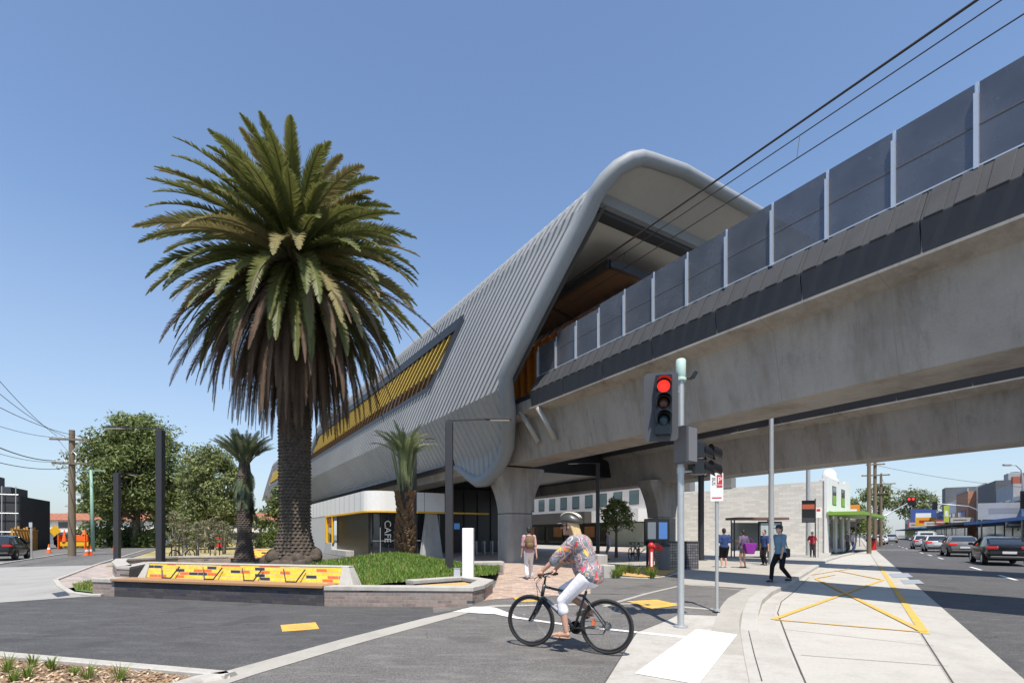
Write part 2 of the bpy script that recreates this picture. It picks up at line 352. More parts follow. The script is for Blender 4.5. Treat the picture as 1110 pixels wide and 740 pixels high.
# painted markings
for a, b_ in (((850,682),(1012,700)),((868,710),(1028,722)),((862,650),(978,658)),((655,742),(690,686)),((735,668),(690,686))):
    strip('concrete_joint', [a, b_], .012, .0165 if a[0] < 800 else .0075, m_joint, follow=a[0] < 800)
sheet('white_marking', [(755,682.5),(799,688.5),(757,743),(688,731)], .0185, M('tactile_white', (.76,.75,.72), .7, .05, 6, bmp=.3, bscale=60))
strip('white_line', [(497,663.5),(530,666),(560,670.5),(640,680.5),(752,692)], .13, .0155, m_line)
sheet('white_marking', [(490,663.5),(512,660.5),(536,663),(560,669),(520,667)], .0175, m_line)
for i, (a, b_, w) in enumerate([((953,613),(1003,687),.16),((838,671.5),(1003,685.5),.09),((838,671.5),(957,628.5),.13),((884,627),(1001,685),.14),((884,627),(905,623),.1),((905,618),(957,628.5),.12),((880,623),(950,612),.09)]):
    strip('yellow_marking', [a, b_], w*.78, .012+.002*i, m_yline, follow=False)
for r in (18, 24, 30, 42, 48, 54, 70, 76, 82, 100, 112):
    for s in (4.46, 7.8):
        strip('lane_line', [RS(s, r).to_tuple()[:2], RS(s, r+2.6).to_tuple()[:2]], .12, .004, m_line, follow=False, world=True)
for r in (62, 66):
    strip('stop_line', [RS(1.5, r).to_tuple()[:2], RS(8, r).to_tuple()[:2]], .35, .004, m_line, follow=False, world=True)
# yellow pavement plates and pit lids
def plate(pts, z, label):
    o = sheet('pavement_plate', pts, z, m_yline, thick=.006); del o['kind']; tag(o, label, 'pavement plate')
    c = sum((Vector((*G(*p).xy, 0)) for p in pts), Vector())/4
    q = [(c.x+(G(*p).x-c.x)*.62, c.y+(G(*p).y-c.y)*.5) for p in pts]
    i = sheet('plate_inlay', q, z+.008, M('plate_ochre', (.50,.33,.10), .8, .2, 6), world=True); i.parent = o; del i['kind']
plate([(304,677.5),(342,674.5),(346,681.5),(306,684.5)], .004, 'yellow marked plate set in the dark forecourt asphalt before the bench')
plate([(679,657),(712,655),(736,661),(705,664)], .010, 'yellow marked plate in the path under the signal pole shadow')
plate([(556,652.5),(584,651.5),(592,656.5),(562,658)], .012, 'yellow marked plate behind the front wheel of the bicycle')
for i, q in enumerate([(988,624),(1000,631)]):
    o = sheet('pit_lid', [(q[0]-24,q[1]-2.5),(q[0]-4,q[1]-2.8),(q[0]+2,q[1]+1.5),(q[0]-20,q[1]+2)], .014, m_galv, follow=False); del o['kind']
    tag(o, ['pale metal pit lid in the gutter beside the bay, the farther one', 'pale metal pit lid in the gutter beside the bay, the nearer one'][i], 'pit lid', 'pit lids in the gutter')
# park lawns
m_lawn, nt, b, L = nodes('park_lawn'); v = mapping(nt)
c = ramp(nt, noise(nt, v, .3, 6, .7), [(.35,(.10,.14,.035)),(.5,(.34,.27,.12)),(.65,(.42,.34,.17))]); L(c, b.inputs['Base Color']); setp(b, Roughness=.9); bump(nt, b, noise(nt, v, 30, 4), .5)
sheet('park_lawn', [TP(t, p).to_tuple()[:2] for t, p in ((31,-4.2),(150,-4.2),(150,6),(40,6.5),(30,5),(25.5,2))], .03, m_lawn, world=True, follow=False)
# low garden bed in the near corner
m_mulch, nt, b, L = nodes('bark_mulch'); v = mapping(nt)
vo = nt.nodes.new('ShaderNodeTexVoronoi'); vo.inputs['Scale'].default_value = 38; L(mapping(nt, scale=(1,2,1)), vo.inputs['Vector'])
L(ramp(nt, vo.outputs['Color'], [(.1,(.10,.055,.03)),(.45,(.30,.19,.11)),(.8,(.50,.36,.23))]), b.inputs['Base Color']); setp(b, Roughness=.9); bump(nt, b, vo.outputs['Distance'], .9, .03)
sheet('mulch_bed', [(-500,664),(-200,690),(0,716),(100,725),(200,734),(215,739),(120,772),(-300,900)], .03, m_mulch, follow=False)
# ---------------------------------------------------------------- viaducts
def chain(pts): return pts
def viaduct(p0, label, near, dz=0):
    t0, t1 = -14.0, 170.0
    th = thing('rail_viaduct', label, 'viaduct', TP(0, p0, dz), BA, 'rail viaducts')
    # concrete trough beam: half profile p-offsets from centre
    prof = [(-.8,5.04),(-1.2,6.82),(-1.75,7.0),(-1.75,7.45),(1.75,7.45),(1.75,7.0),(1.2,6.82),(.8,5.04)]
    MB().loft([[(x,t,z) for x,z in prof] for t in (t0, 18.6, 60, t1)]).build('beam', m_beam, th)
    # parapet: dark lower band and sloping ribbed cap, in segments; only the near one carries the panels in view
    seg = 2.35; te = 18.62 if near else 160
    ta = te; first = None
    while ta > t0:
        tb = ta - seg + .018
        f = MB().loft([[(x,t,z) for x,z in ((-1.74,7.0),(-1.85,7.67),(-1.50,7.72),(-1.50,7.02))] for t in (tb, ta)]).build('fascia_panel', m_fascia, th, bevel=.012)
        if near:
            c = MB().loft([[(x,t,z) for x,z in ((-1.85,7.672),(-1.45,8.39),(-1.33,8.39),(-1.40,7.70))] for t in (tb, ta)])
            for k in range(5):
                y = tb + (k+.5)*seg/5
                c.loft([[(x,t,z) for x,z in ((-1.86,7.66),(-1.875,7.69),(-1.475,8.40),(-1.45,8.40))] for t in (y-.155, y+.155)])
            c.build('parapet_cap', m_cap, th, bevel=.01)
        ta -= seg
    # far parapet
    MB().loft([[(x,t,z) for x,z in ((1.74,7.0),(1.85,7.67),(1.45,8.39),(1.33,8.39),(1.40,7.02))] for t in (t0, 18.6 if near else t1)]).build('outer_parapet', m_fascia, th)
    MB().loft([[(x,t,z) for x,z in ((-1.3,7.46),(-1.3,7.9),(1.3,7.9),(1.3,7.46))] for t in (t0, t1)]).build('track_bed', m_cap, th)
    for s in (-.72, .72): MB().box(s-.035, s+.035, t0, t1, 7.902, 8.05).build('rail', m_galv, th)
    return th
vA = viaduct(13.8, 'concrete rail viaduct with dark parapet and screens, the one nearer the cyclist', True)
vB = viaduct(25.1, 'bare concrete rail viaduct seen beneath and beyond the nearer one', False, -.25)
# screen panels: dark tinted, a few bird-dot marks, pale posts
m_scr, nt, b, L = nodes('tinted_screen'); v = mapping(nt)
vo = nt.nodes.new('ShaderNodeTexVoronoi'); vo.inputs['Scale'].default_value = 3.4; L(v, vo.inputs['Vector'])
c = mix(nt, ramp(nt, vo.outputs['Distance'], [(.10,(1,1,1)),(.13,(0,0,0))]), ramp(nt, noise(nt, v, 1.2, 4), [(.3,(.085,.09,.10)),(.7,(.14,.148,.165))]), mix(nt, noise(nt, v, 3), (.012,.012,.016), (.22,.23,.27)))
L(c, b.inputs['Base Color']); setp(b, Roughness=.22); b.inputs['Specular IOR Level'].default_value = .6
tr = nt.nodes.new('ShaderNodeBsdfTransparent'); tr.inputs['Color'].default_value = (.55,.6,.7,1)
mx = nt.nodes.new('ShaderNodeMixShader'); mx.inputs[0].default_value = .34; L(b.outputs[0], mx.inputs[1]); L(tr.outputs[0], mx.inputs[2]); L(mx.outputs[0], nt.nodes['Material Output'].inputs['Surface'])
x0 = -1.44
tp = [3.78-1.363*k for k in range(12, 0, -1)] + [3.78+1.363*k*(.985) for k in range(0, 12)]
scr = None
for i, t in enumerate(tp):
    top = 9.97 - (.0 if t < 13.9 else (.12 if t < 17.2 else .30))
    if i < len(tp)-1:
        t2 = tp[i+1]
        pm = MB().box(x0-.012, x0+.012, t+.04, t2-.04, 8.42, top)
        pn = pm.build('screen_panel', m_scr, vA)
        MB().box(x0-.018, x0+.018, t+.04, t2-.04, 9.17, 9.20).build('seam_rail', M('screen_seam', (.10,.095,.09), .5, .1), pn)
        MB().box(x0-.03, x0+.03, t+.04, t2-.04, 8.395, 8.425).build('bottom_rail', m_alu, pn)
    pb = MB().box(x0-.075, x0+.03, t-.035, t+.035, 8.36, top-.2).box(x0-.02, x0+.02, t-.018, t+.018, top-.2, top+.02)
    pb.build('screen_post', m_alu, vA)
# canopy props on the near viaduct
def loc_b(v, p0): return (Vector((v.dot(N)-p0, v.dot(U), v.z)))
def onplane(x, y, p):
    a = (x-CX)/F; Y = p/(a*.8595+.5111); return Vector((a*Y, Y, EYE+(HY-y)/F*Y))
for (a, b_) in (((583,441),(602,476)), ((564,446),(584,479))):
    MB().tube([loc_b(onplane(*a, 12.1), 13.8), loc_b(onplane(*b_, 12.75), 13.8)], .12, 14).build('prop', M('prop_grey', (.36,.35,.32), .55, .1, 2), vA, smooth=True)
# piers with flared heads
def pier(t, p, label, grp):
    th = thing('viaduct_pier', label, 'pier', TP(t, p), BA, grp)
    def ring(w, d, z, c=.22): return [(-w/2+c,-d/2,z),(w/2-c,-d/2,z),(w/2,-d/2+c,z),(w/2,d/2-c,z),(w/2-c,d/2,z),(-w/2+c,d/2,z),(-w/2,d/2-c,z),(-w/2,-d/2+c,z)]
    MB().loft([ring(1.55,1.35,0.02), ring(1.55,1.35,2.60)]).build('shaft', m_pier, th, bevel=.03)
    prof = [(1.54,2.63),(1.60,2.9),(1.74,3.25),(2.02,3.7),(2.42,4.15),(2.78,4.5),(2.95,4.68),(3.0,4.95)]
    MB().loft([ring(w, 1.34+.1*(z-2.6)/2.3, z, .22) for w, z in prof]).build('flared_head', m_pier, th, bevel=.02)
    MB().box(-.7,.7,-.5,.5,4.96,5.035).build('bearing', m_dark, th)
    return th
pier(22.9, 13.8, 'grey flared concrete pier beside the backpack man under the canopy corner', 'flared viaduct piers')
pier(23.4, 25.1, 'dark flared concrete pier behind the red standpipe and screens', 'flared viaduct piers')
pier(108, 13.8, 'far flared concrete pier of the viaduct beyond the palm trunk, nearer one', 'flared viaduct piers')
pier(122, 13.8, 'far flared concrete pier of the viaduct beyond the palm trunk, farther one', 'flared viaduct piers')
# overhead wires
def wire(pts, r, name, label, grp, cat='wire', m=None, sag=0):
    Q = []
    for a, b_ in zip(pts, pts[1:]):
        a, b_ = Vector(a), Vector(b_)
        for i in range(14):
            s = i/14; q = a.lerp(b_, s); q.z -= sag*4*s*(1-s); Q.append(q)
    Q.append(Vector(pts[-1]))
    return tag(MB().tube(Q, r, 5).build(name, m or m_black, smooth=True), label, cat, grp)
m_wire = M('wire_dark', (.045,.035,.03), .5, .1)
wire([TP(-14,13.9,12.72), TP(50,13.9,12.9)], .032, 'catenary_wire', 'upper and thickest of the three overhead wires crossing before the canopy', 'overhead railway wires', m=m_wire)
wire([TP(-14,14.25,12.66), TP(50,14.25,12.8)], .016, 'catenary_wire', 'thin middle one of the three overhead wires crossing before the canopy', 'overhead railway wires', m=m_wire)
cw = wire([TP(-14,14.1,11.98), TP(50,14.1,12.05)], .016, 'contact_wire', 'lowest of the three overhead wires crossing before the canopy', 'overhead railway wires', m=m_wire)
for t in (8.2, 15.2, 22):
    o = MB().tube([TP(t,14.25,12.74), TP(t,14.1,12.02)], .008, 5).build('dropper', m_wire, cw)

# ---------------------------------------------------------------- station canopy
ZT, ZB = 15.4, 7.9
def t_mouth(z): return 13.1 + (ZT-z)*.82
def near_p(z):
    if z >= ZB: return 11.15 + (z-ZB)*.2 + .015*(z-ZB)*(z-14.6)*.5
    return 11.15 + min(ZB-z, 2.25)*.60 + max(0, ZB-z-2.25)*.05
def z_bot(t):
    K_ = [(18.6,7.9),(19.3,7.5),(20.2,6.6),(21.3,5.5),(22.3,4.75),(23.4,4.36),(24.3,4.36),(25.2,4.7),(26.2,5.2),(27.4,5.55),(29,5.65),(400,5.65)]
    for (a, za), (b_, zb) in zip(K_, K_[1:]):
        if a <= t <= b_:
            s = (t-a)/(b_-a); return za+(zb-za)*s
    return 7.9
m_clad, nt, b, L = nodes('zinc_cladding'); v = mapping(nt)
c = ramp(nt, noise(nt, v, .25, 5), [(.3,(.31,.315,.32)),(.7,(.37,.375,.375))])
c = mix(nt, ramp(nt, noise(nt, mapping(nt, scale=(3,3,.3)), 1.2, 5, .7), [(.5,(0,0,0)),(.75,(.25,.25,.25))]), c, (.24,.25,.26))
L(c, b.inputs['Base Color']); setp(b, Roughness=.55); b.inputs['Specular IOR Level'].default_value = .25
m_frame = M('portal_frame', (.26,.28,.295), .55, .06, .4, spec=.3); m_soffit = M('soffit_grey', (.42,.42,.40), .6, .06, .5); m_ceil = M('ceiling_white', (.60,.585,.54), .7, .04, .5)
PB = .52                                           # rib pitch
PROF = [(0,0),(.30,0),(.35,.06),(.46,.06)]       # cladding profile over one pitch
def shell(th, ta, tz, win=None, lower_to=None, ztop=ZT):
    """near wall of the canopy between bulge positions ta..tz; win = (t0, t1, z0, z1) opening"""
    up = [ZB, 8.8, 9.4, 9.9, 10.0, 10.9, 11.6, 12.2, 13.05, 13.15, 13.4, 13.6]
    cols = []; t = ta
    while t < tz:
        for d, h in PROF:
            cols.append((t + d*PB/.52, h))
        t += PB
    mb = MB(); rows = []
    for t, h in cols:
        col = []
        for z in up:
            col.append((near_p(z)-h, t - (z-ZB)*.82, z))
        pz = near_p(13.6)
        for k in range(1, 7):                     # rounded eave
            a = math.pi/2*k/6*.92; r = 1.85
            col.append((pz + r*(1-math.cos(a)) - h*math.cos(a), t-(13.6-ZB)*.82-(r*math.sin(a))*.82*.97, 13.6 + r*math.sin(a)*.98 + h*math.sin(a)))
        col.append((27.0, t-(ZT-ZB)*.82, 15.42+h))
        rows.append(col)
    n = len(rows[0]); vs = [q for c_ in rows for q in c_]; fs = []
    for i in range(len(rows)-1):
        tm = (cols[i][0]+cols[i+1][0])/2
        for j in range(n-1):
            if win and j < len(up)-1:
                zm = (up[j]+up[j+1])/2
                ext = 0
                if win[2] < zm < win[3] and win[0] + (0 if zm > 10.9 else .6) < tm < win[1]: continue
            fs.append((i*n+j, (i+1)*n+j, (i+1)*n+j+1, i*n+j+1))
    mb.add(vs, fs); o = mb.build('ribbed_wall', m_clad, th)
    return o
cano = thing('station_canopy', 'silver ribbed station canopy with a raked open mouth and yellow finned window', 'station canopy', TP(13, 11.1), BA+R(1.3), 'station canopies')
T0 = Matrix.Translation((-11.1, -13, 0))
_old = MB.__init__
def CMB():
    m = MB(); m.T = T0; return m
_MB = MB
class OffMB(MB):
    def __init__(s): super().__init__(); s.T = T0
MB = OffMB
WIN = (29.6, 66, 9.95, 13.1)
shell(cano, 19.5, 68.5, WIN)
# lower, undercut wall: columns of constant t, cut by the swept bottom edge
def lower(th, ta, tz):
    mb = MB(); cols = []; t = ta
    while t < tz:
        for d, h in PROF: cols.append((t+d, h))
        t += PB
    rows = []
    for t, h in cols:
        zb = z_bot(t); rows.append([(near_p(ZB+(zb-ZB)*k/6)-h*min(1,(t-19)/1.0), t, ZB+(zb-ZB)*k/6) for k in range(7)])
    vs = [q for c_ in rows for q in c_]
    mb.add(vs, [(i*7+j,(i+1)*7+j,(i+1)*7+j+1,i*7+j+1) for i in range(len(rows)-1) for j in range(6)])
    return mb.build('undercut_wall', m_clad, th)
lower(cano, 19.5, 104)
# smooth portal frame round the mouth, running on as the bottom lip
path = []; rad = []
for t in (60, 45, 34, 29.5, 28, 27, 26.2, 25.2, 24.3, 23.4, 22.8, 22.2, 21.6, 21, 20.3, 19.7):
    z = z_bot(t); path.append((near_p(z)+.05, t, z)); rad.append(.10 if t > 27.9 else .10+.25*min(1,(28-t)/4.4))
for z in (8.4, 9.2, 10.2, 11.2, 12.2, 13.0, 13.6): path.append((near_p(z)+.04, t_mouth(z)+.42, z)); rad.append(.32)
for k in range(1, 7):
    a = math.pi/2*k/6; path.append((near_p(13.6)+1.8*(1-math.cos(a)), t_mouth(13.6)+.42-1.52*math.sin(a), 13.6+1.67*math.sin(a))); rad.append(.32-.01*k)
for p in (15.5, 17, 19, 21, 23, 26): path.append((p, 13.22, 15.27)); rad.append(.25)
MB().tube(path, rad, 16).build('portal_frame', m_frame, cano, smooth=True)
# soffits of the mouth, inner lining, ceiling
mb = MB()
mb.quad((13.6,13.35,15.10),(27,13.35,15.10),(27,15.0,14.62),(12.75,15.0,14.62)); mb.build('mouth_soffit', m_soffit, cano)
mb = MB(); mb.box(12.75,27,15.0,15.25,14.2,14.62); mb.build('soffit_band', m_frame, cano)
mb = MB(); mb.box(12.5,27,15.26,15.75,14.02,14.30); mb.build('dark_strip', m_fascia, cano)  # solid dark strip between the soffit band and the ceiling
mb = MB(); mb.box(12.5,27,15.75,62,14.06,14.16); mb.build('ceiling', m_ceil, cano)
mb = MB()
inn = []
for z in (6.2, 8.2, 10, 12, 14.1): inn.append((z, near_p(z)+.75, (t_mouth(z)+.7 if z > 7.9 else 19.4+(7.9-z)*1.2)))
mb.add([(p, t, z) for z, p, t in inn]+[(p, 28, z) for z, p, t in inn], [(i,i+1,i+6,i+5) for i in range(4)]); mb.build('inner_lining', m_soffit, cano)
mb = MB(); mb.add([(27,13.4,15.4),(27,66,15.4),(27.8,70,8),(27.8,19,8),(27.2,20,5.5),(27.2,104,5.5),(27.8,104,8)], [(3,2,6,5,4)]); mb.build('far_wall', m_clad, cano)  # unseen from the street; upper part left open so daylight gets under the roof
# lights in the ceiling
mb = MB()
for t in (17.5, 22, 26.5): mb.box(13.4, 13.9, t, t+.35, 14.03, 14.058)
mb.build('ceiling_light', m_fascia, cano)
# dark window band, sill and yellow fins
mb = MB(); w0, w1 = 29.2, 66.2
mb.add([(near_p(z)+.42, t-(z-ZB)*.82, z) for z in (9.8, 13.2) for t in (w0, w1)], [(0,1,3,2)]); mb.build('window_glass', glassmat('dark_glass'), cano)
mb = MB()
def wp(t, z, d=0.0): return (near_p(z)+d, t-(z-ZB)*.82, z)
for a, b_, w in ((wp(w0,13.1),wp(w1,13.1),.16), (wp(w0+.6,9.95),wp(w1,9.95),.14), (wp(w0,13.1),wp(w0,10.9),.16), (wp(w0,10.95),wp(w0+.7,9.95),.14), (wp(w1,13.1),wp(w1,9.95),.16)):
    mb.bar(a, b_, w, .5)
mb.build('window_frame', m_black, cano)
m_fin = M('fin_yellow', (.62,.43,.09), .45, .08, 2); m_fin2 = M('fin_bronze', (.20,.10,.035), .5, .2, 2)
for k in range(44):
    t = w0+.9+k*.82
    f = MB().bar(wp(t-.12,12.95,.14), wp(t,11.0,.04), .15, .07); fo = f.build('yellow_fin', m_fin, cano)
    g = MB().bar(wp(t,11.0,.05), wp(t+.05,10.0,.14), .14, .06); g.build('fin_foot', m_fin2, fo)
# platform, timber soffit and folded orange timber screen inside the mouth
mb = MB(); mb.box(15.7,23.2,22,104,7.5,8.35); mb.build('platform', m_conc_path, cano)
mb = MB(); mb.box(14.9,22.5,16.6,50,12.98,13.12); mb.build('timber_soffit', M('dark_timber', (.13,.075,.04), .5, .25, 2, stretch=(1,9,1)), cano)
mb = MB()
mb.bar((14.75,16.5,13.05),(14.75,50,13.05),.2,.34); mb.bar((14.75,16.5,13.05),(18,16.5,13.05),.2,.34); mb.bar((18,16.5,13.05),(22.6,18.4,13.05),.2,.3)
for t in (21, 26, 31): mb.bar((14.8,t,12.95),(22,t+2,12.95),.12,.06)
mb.build('soffit_frame', m_black, cano)
mb = MB(); mz = MB()
for k in range(40):
    t = 17+k*.75
    mb.add([(16.9,t,12.9),(16.9,t+.75,12.9),(17.05,t+.75,9.0),(17.05,t,9.0),(16.6,t+.37,12.5),(16.7,t+.37,9.0)], [(0,4,5,3),(4,1,2,5)])
    mz.add([(16.86,t,12.95),(16.86,t+.75,12.95),(16.56,t+.37,12.62),(16.86,t+.37,13.0)], [(0,2,1,3)])
mb.build('timber_screen', M('orange_timber', (.95,.30,.04), .5, .2, 1.2, stretch=(1,6,.4)), cano); mz.build('screen_trim', m_white, cano)
# dark underside of the concourse
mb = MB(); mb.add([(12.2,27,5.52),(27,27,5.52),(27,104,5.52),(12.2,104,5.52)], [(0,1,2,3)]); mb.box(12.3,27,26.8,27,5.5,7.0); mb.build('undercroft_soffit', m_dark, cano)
MB = _MB
# second, farther canopy of the same kind
T1 = Matrix.Translation((-11.1, -86, 0))
can2 = thing('station_canopy', 'distant end of a second silver canopy seen just left of the palm trunk', 'station canopy', TP(86, 9.45), BA+R(1.3), 'station canopies')
T0 = T1; MB = OffMB
shell(can2, 88, 108.5, (91, 104, 9.95, 13.1))
m2 = MB(); m2.bar(wp(91,12.8),wp(104,12.8),.2,.4).bar(wp(91,10.15),wp(104,10.15),.2,.4); m2.add([wp(t,z,.3) for z in (10.1,12.9) for t in (90.5,104.5)], [(0,1,3,2)]); m2.build('window_glass', m_dark, can2)
for k in range(15):
    t = 91.6+k*.82; MB().bar(wp(t-.12,12.6,.1), wp(t,10.6,.0), .3, .09).build('yellow_fin', m_fin, can2)
MB = _MB
# ---------------------------------------------------------------- palms
m_frond = leafmat('palm_green', (.07,.095,.022), (.19,.195,.058), trans=.25, scale=.7)
m_frond2 = leafmat('palm_olive', (.15,.135,.05), (.31,.26,.11), trans=.25, scale=.7)
m_dead = leafmat('palm_dead', (.060,.038,.025), (.18,.12,.075), rough=.85, trans=.08, scale=.6)
m_trunk, nt, b, L = nodes('palm_trunk'); v = mapping(nt)
c = ramp(nt, noise(nt, v, 6, 6, .7), [(.3,(.040,.031,.025)),(.7,(.125,.095,.07))]); L(c, b.inputs['Base Color']); setp(b, Roughness=.9); bump(nt, b, noise(nt, v, 18, 5, .7), .7, .04)
def frond(mb, base, az, el, length, droop, width=.45, pairs=64, rachis=.035, lf=.055, vee=.5, r=rnd, twist=0.0, taper0=.12):
    """one feather frond: arched rachis with two rows of leaflets"""
    h = Vector((math.cos(az), math.sin(az), 0)); p = Vector(base); pts = [p.copy()]; n = 14; e = el; dirs = []
    for i in range(n):
        d = h*math.cos(e) + Vector((0,0,1))*math.sin(e); dirs.append(d); p = p + d*(length/n); pts.append(p.copy()); e = max(e - droop/n*(0.5+1.0*i/n), -1.5)
    mb.tube(pts, [rachis*(1-.85*i/n) for i in range(n+1)], 4, cap=False)
    side0 = Vector((-math.sin(az), math.cos(az), 0))
    for k in range(pairs):
        s = taper0 + (1-taper0)*(k+.5)/pairs; i = min(int(s*n), n-1); q = pts[i].lerp(pts[i+1], s*n-i); d = dirs[i]
        up = side0.cross(d) * -1
        if up.z < 0 and abs(d.z) < .99: up = -up
        sd = (side0*math.cos(twist) + up*math.sin(twist)).normalized(); nu = d.cross(sd) 
        if nu.dot(up) < 0: nu = -nu
        L_ = width*(math.sin(math.pi*min(1, .14+s*.86))**.55)*r.uniform(.85,1.12)
        for sg in (1, -1):
            o = (sd*sg*.72 + d*(.62+.5*s) + nu*vee*r.uniform(.5,1.2)*.6).normalized()*L_ + Vector((0,0,-1))*L_*r.uniform(.0,.22)
            w = d*lf*.5
            mb.add([q-w, q+w, q+o*.55+w*.95, q+o, q+o*.55-w*.95], [(0,1,2,3,4)])
def palm_trunk(h, prof, rows, nseg=36, amp=.045):
    mb = MB(); rings = []; N_ = int(h/rows)
    for j in range(N_*2+1):
        z = h*j/(N_*2); r0 = prof(z/h); ring = []
        for k in range(nseg):
            a = 2*math.pi*k/nseg; st = (k + (j//2 % 2)) % 2
            o = amp*(1.0 if (j % 2 == 1) else -.25)*(1 if st else .15)*rnd.uniform(.6,1.3)
            ring.append(((r0+o)*math.cos(a), (r0+o)*math.sin(a), z - (.03 if j % 2 else 0)))
        rings.append(ring)
    return mb.loft(rings)
PX, PY = -7.0, 16.5
big = thing('palm_tree', 'tall date palm with thick scarred trunk and brown skirt of dead fronds behind the bench', 'palm tree', (PX, PY, .38), 0)
HB = 9.85
palm_trunk(HB, lambda s: .45 + .36*max(0, 1-s*HB/1.35)**1.1 + (.10 if s*HB < .25 else 0) + .06*s, .105, 44, .05).build('trunk', m_trunk, big)
mb = MB()                                           # root mass and bulge at the foot
for k in range(26):
    a = rnd.uniform(0, 6.28); mb.sphere((math.cos(a)*rnd.uniform(.58,.78), math.sin(a)*rnd.uniform(.58,.78), rnd.uniform(.05,.55)), (rnd.uniform(.16,.34), rnd.uniform(.16,.3), rnd.uniform(.14,.32)), 8, 6)
mb.sphere((.05,-.66,.12), (.36,.3,.30), 10, 8)
mb.build('root_mass', m_trunk, big, smooth=True)
rp = random.Random(11)
mbs = [MB(), MB()]
for k in range(190):
    u = (k+.5)/190; el = R(76 - 128*(u**.85)) + rp.uniform(-.12,.12); az = k*2.39996 + rp.uniform(-.15,.15)
    base = (math.cos(az)*.30*(.4+u), math.sin(az)*.30*(.4+u), HB + .55 - .75*u)
    frond(mbs[1 if rp.random() < .10+.42*max(0,u-.45) else 0], base, az, el, (3.3+1.1*min(1,u*1.8))*rp.uniform(.92,1.08)*(1-.08*u), rp.uniform(.8,1.3)*(1.1-.3*u), .46-.12*u*u, 76, .05, .072, .6, rp, rp.uniform(-.5,.5))
mbs[0].build('crown', m_frond, big); mbs[1].build('old_fronds', m_frond2, big)
mb = MB()
for k in range(190):
    u = (k+.5)/190; el = R(-18 - 58*u**.7) + rp.uniform(-.12,.12); az = k*2.39996 + rp.uniform(-.2,.2)
    base = (math.cos(az)*.42, math.sin(az)*.42, HB - .15 - 1.1*u)
    frond(mb, base, az, el, rp.uniform(3.9,4.9)*(1.06-.10*u), rp.uniform(.6,1.0), .25, 64, .045, .042, .3, rp, rp.uniform(-.9,.9), .2)
mb.build('dead_skirt', m_dead, big)
mb = MB()                                           # cut leaf bases below the crown
for k in range(120):
    a = k*2.4; z = HB-1.3+1.3*k/120; mb.bar((.5*math.cos(a),.5*math.sin(a),z), (.82*math.cos(a),.82*math.sin(a),z+.18), .10,.05)
mb.build('leaf_bases', m_dead, big)
# medium palm
p2 = thing('palm_tree', 'medium palm with shaggy upright green crown left of the tall palm', 'palm tree', G(265,607.5,.45), 0)
palm_trunk(3.6, lambda s: .27 + .14*max(0,1-s*4) , .09, 28, .03).build('trunk', m_trunk, p2)
mb = MB(); rp = random.Random(3)
for k in range(130):
    u = (k+.5)/130; az = k*2.4+rp.uniform(-.2,.2); up = u < .66
    el = R(rp.uniform(52,88)) if up else R(rp.uniform(-86,-66)); z0 = 4.05 if up else rp.uniform(2.6,4.1)
    frond(mb, (.16*math.cos(az),.16*math.sin(az),z0), az, el, rp.uniform(1.15,1.6) if up else rp.uniform(.7,1.2), rp.uniform(.4,1.2) if up else .3, .26, 26, .02, .035, .3, rp, rp.uniform(-.6,.6), .3)
mb.build('crown', leafmat('palm_dusky', (.07,.095,.05), (.16,.19,.10), trans=.2), p2)
MB().tube([(0,0,3.5),(0,0,4.2)], [.27,.2], 14).build('crown_shaft', m_trunk, p2)
# slender young palm with tied crown and shaggy brown lower trunk
p3 = thing('palm_tree', 'young pale green palm with tied fronds and shaggy brown trunk before the cafe', 'palm tree', G(439,601,.75), 0)
mb = MB(); rp = random.Random(5)
for k in range(420):
    z = rp.uniform(.0,2.35); a = rp.uniform(0,6.28); r0 = .27+.05*math.sin(z*3)
    o = Vector((math.cos(a)*r0, math.sin(a)*r0, z)); mb.bar(o, o+Vector((math.cos(a)*.13, math.sin(a)*.13, .22)), .075, .03)
mb.build('leaf_bases', M('palm_fibre', (.23,.13,.07), .9, .4, 6), p3)
MB().tube([(0,0,0),(0,0,2.4),(0,0,3.6)], [.28,.26,.17], 16).build('trunk', m_trunk, p3)
mb = MB()
for k in range(64):
    az = k*2.4; tied = k < 30; u = rp.random()
    if tied: frond(mb, (.2*math.cos(az),.2*math.sin(az),2.1+u*.8), az, R(rp.uniform(80,88)), rp.uniform(1.4,2.4), .15, .18, 22, .03, .03, .2, rp, 0, .3)
    else: frond(mb, (.1*math.cos(az),.1*math.sin(az),3.6), az, R(rp.uniform(58,89)), rp.uniform(1.2,1.75), rp.uniform(.7,1.7), .26, 30, .025, .035, .4, rp, rp.uniform(-.4,.4), .3)
mb.build('crown', leafmat('palm_pale', (.17,.21,.09), (.33,.37,.19), trans=.25), p3)

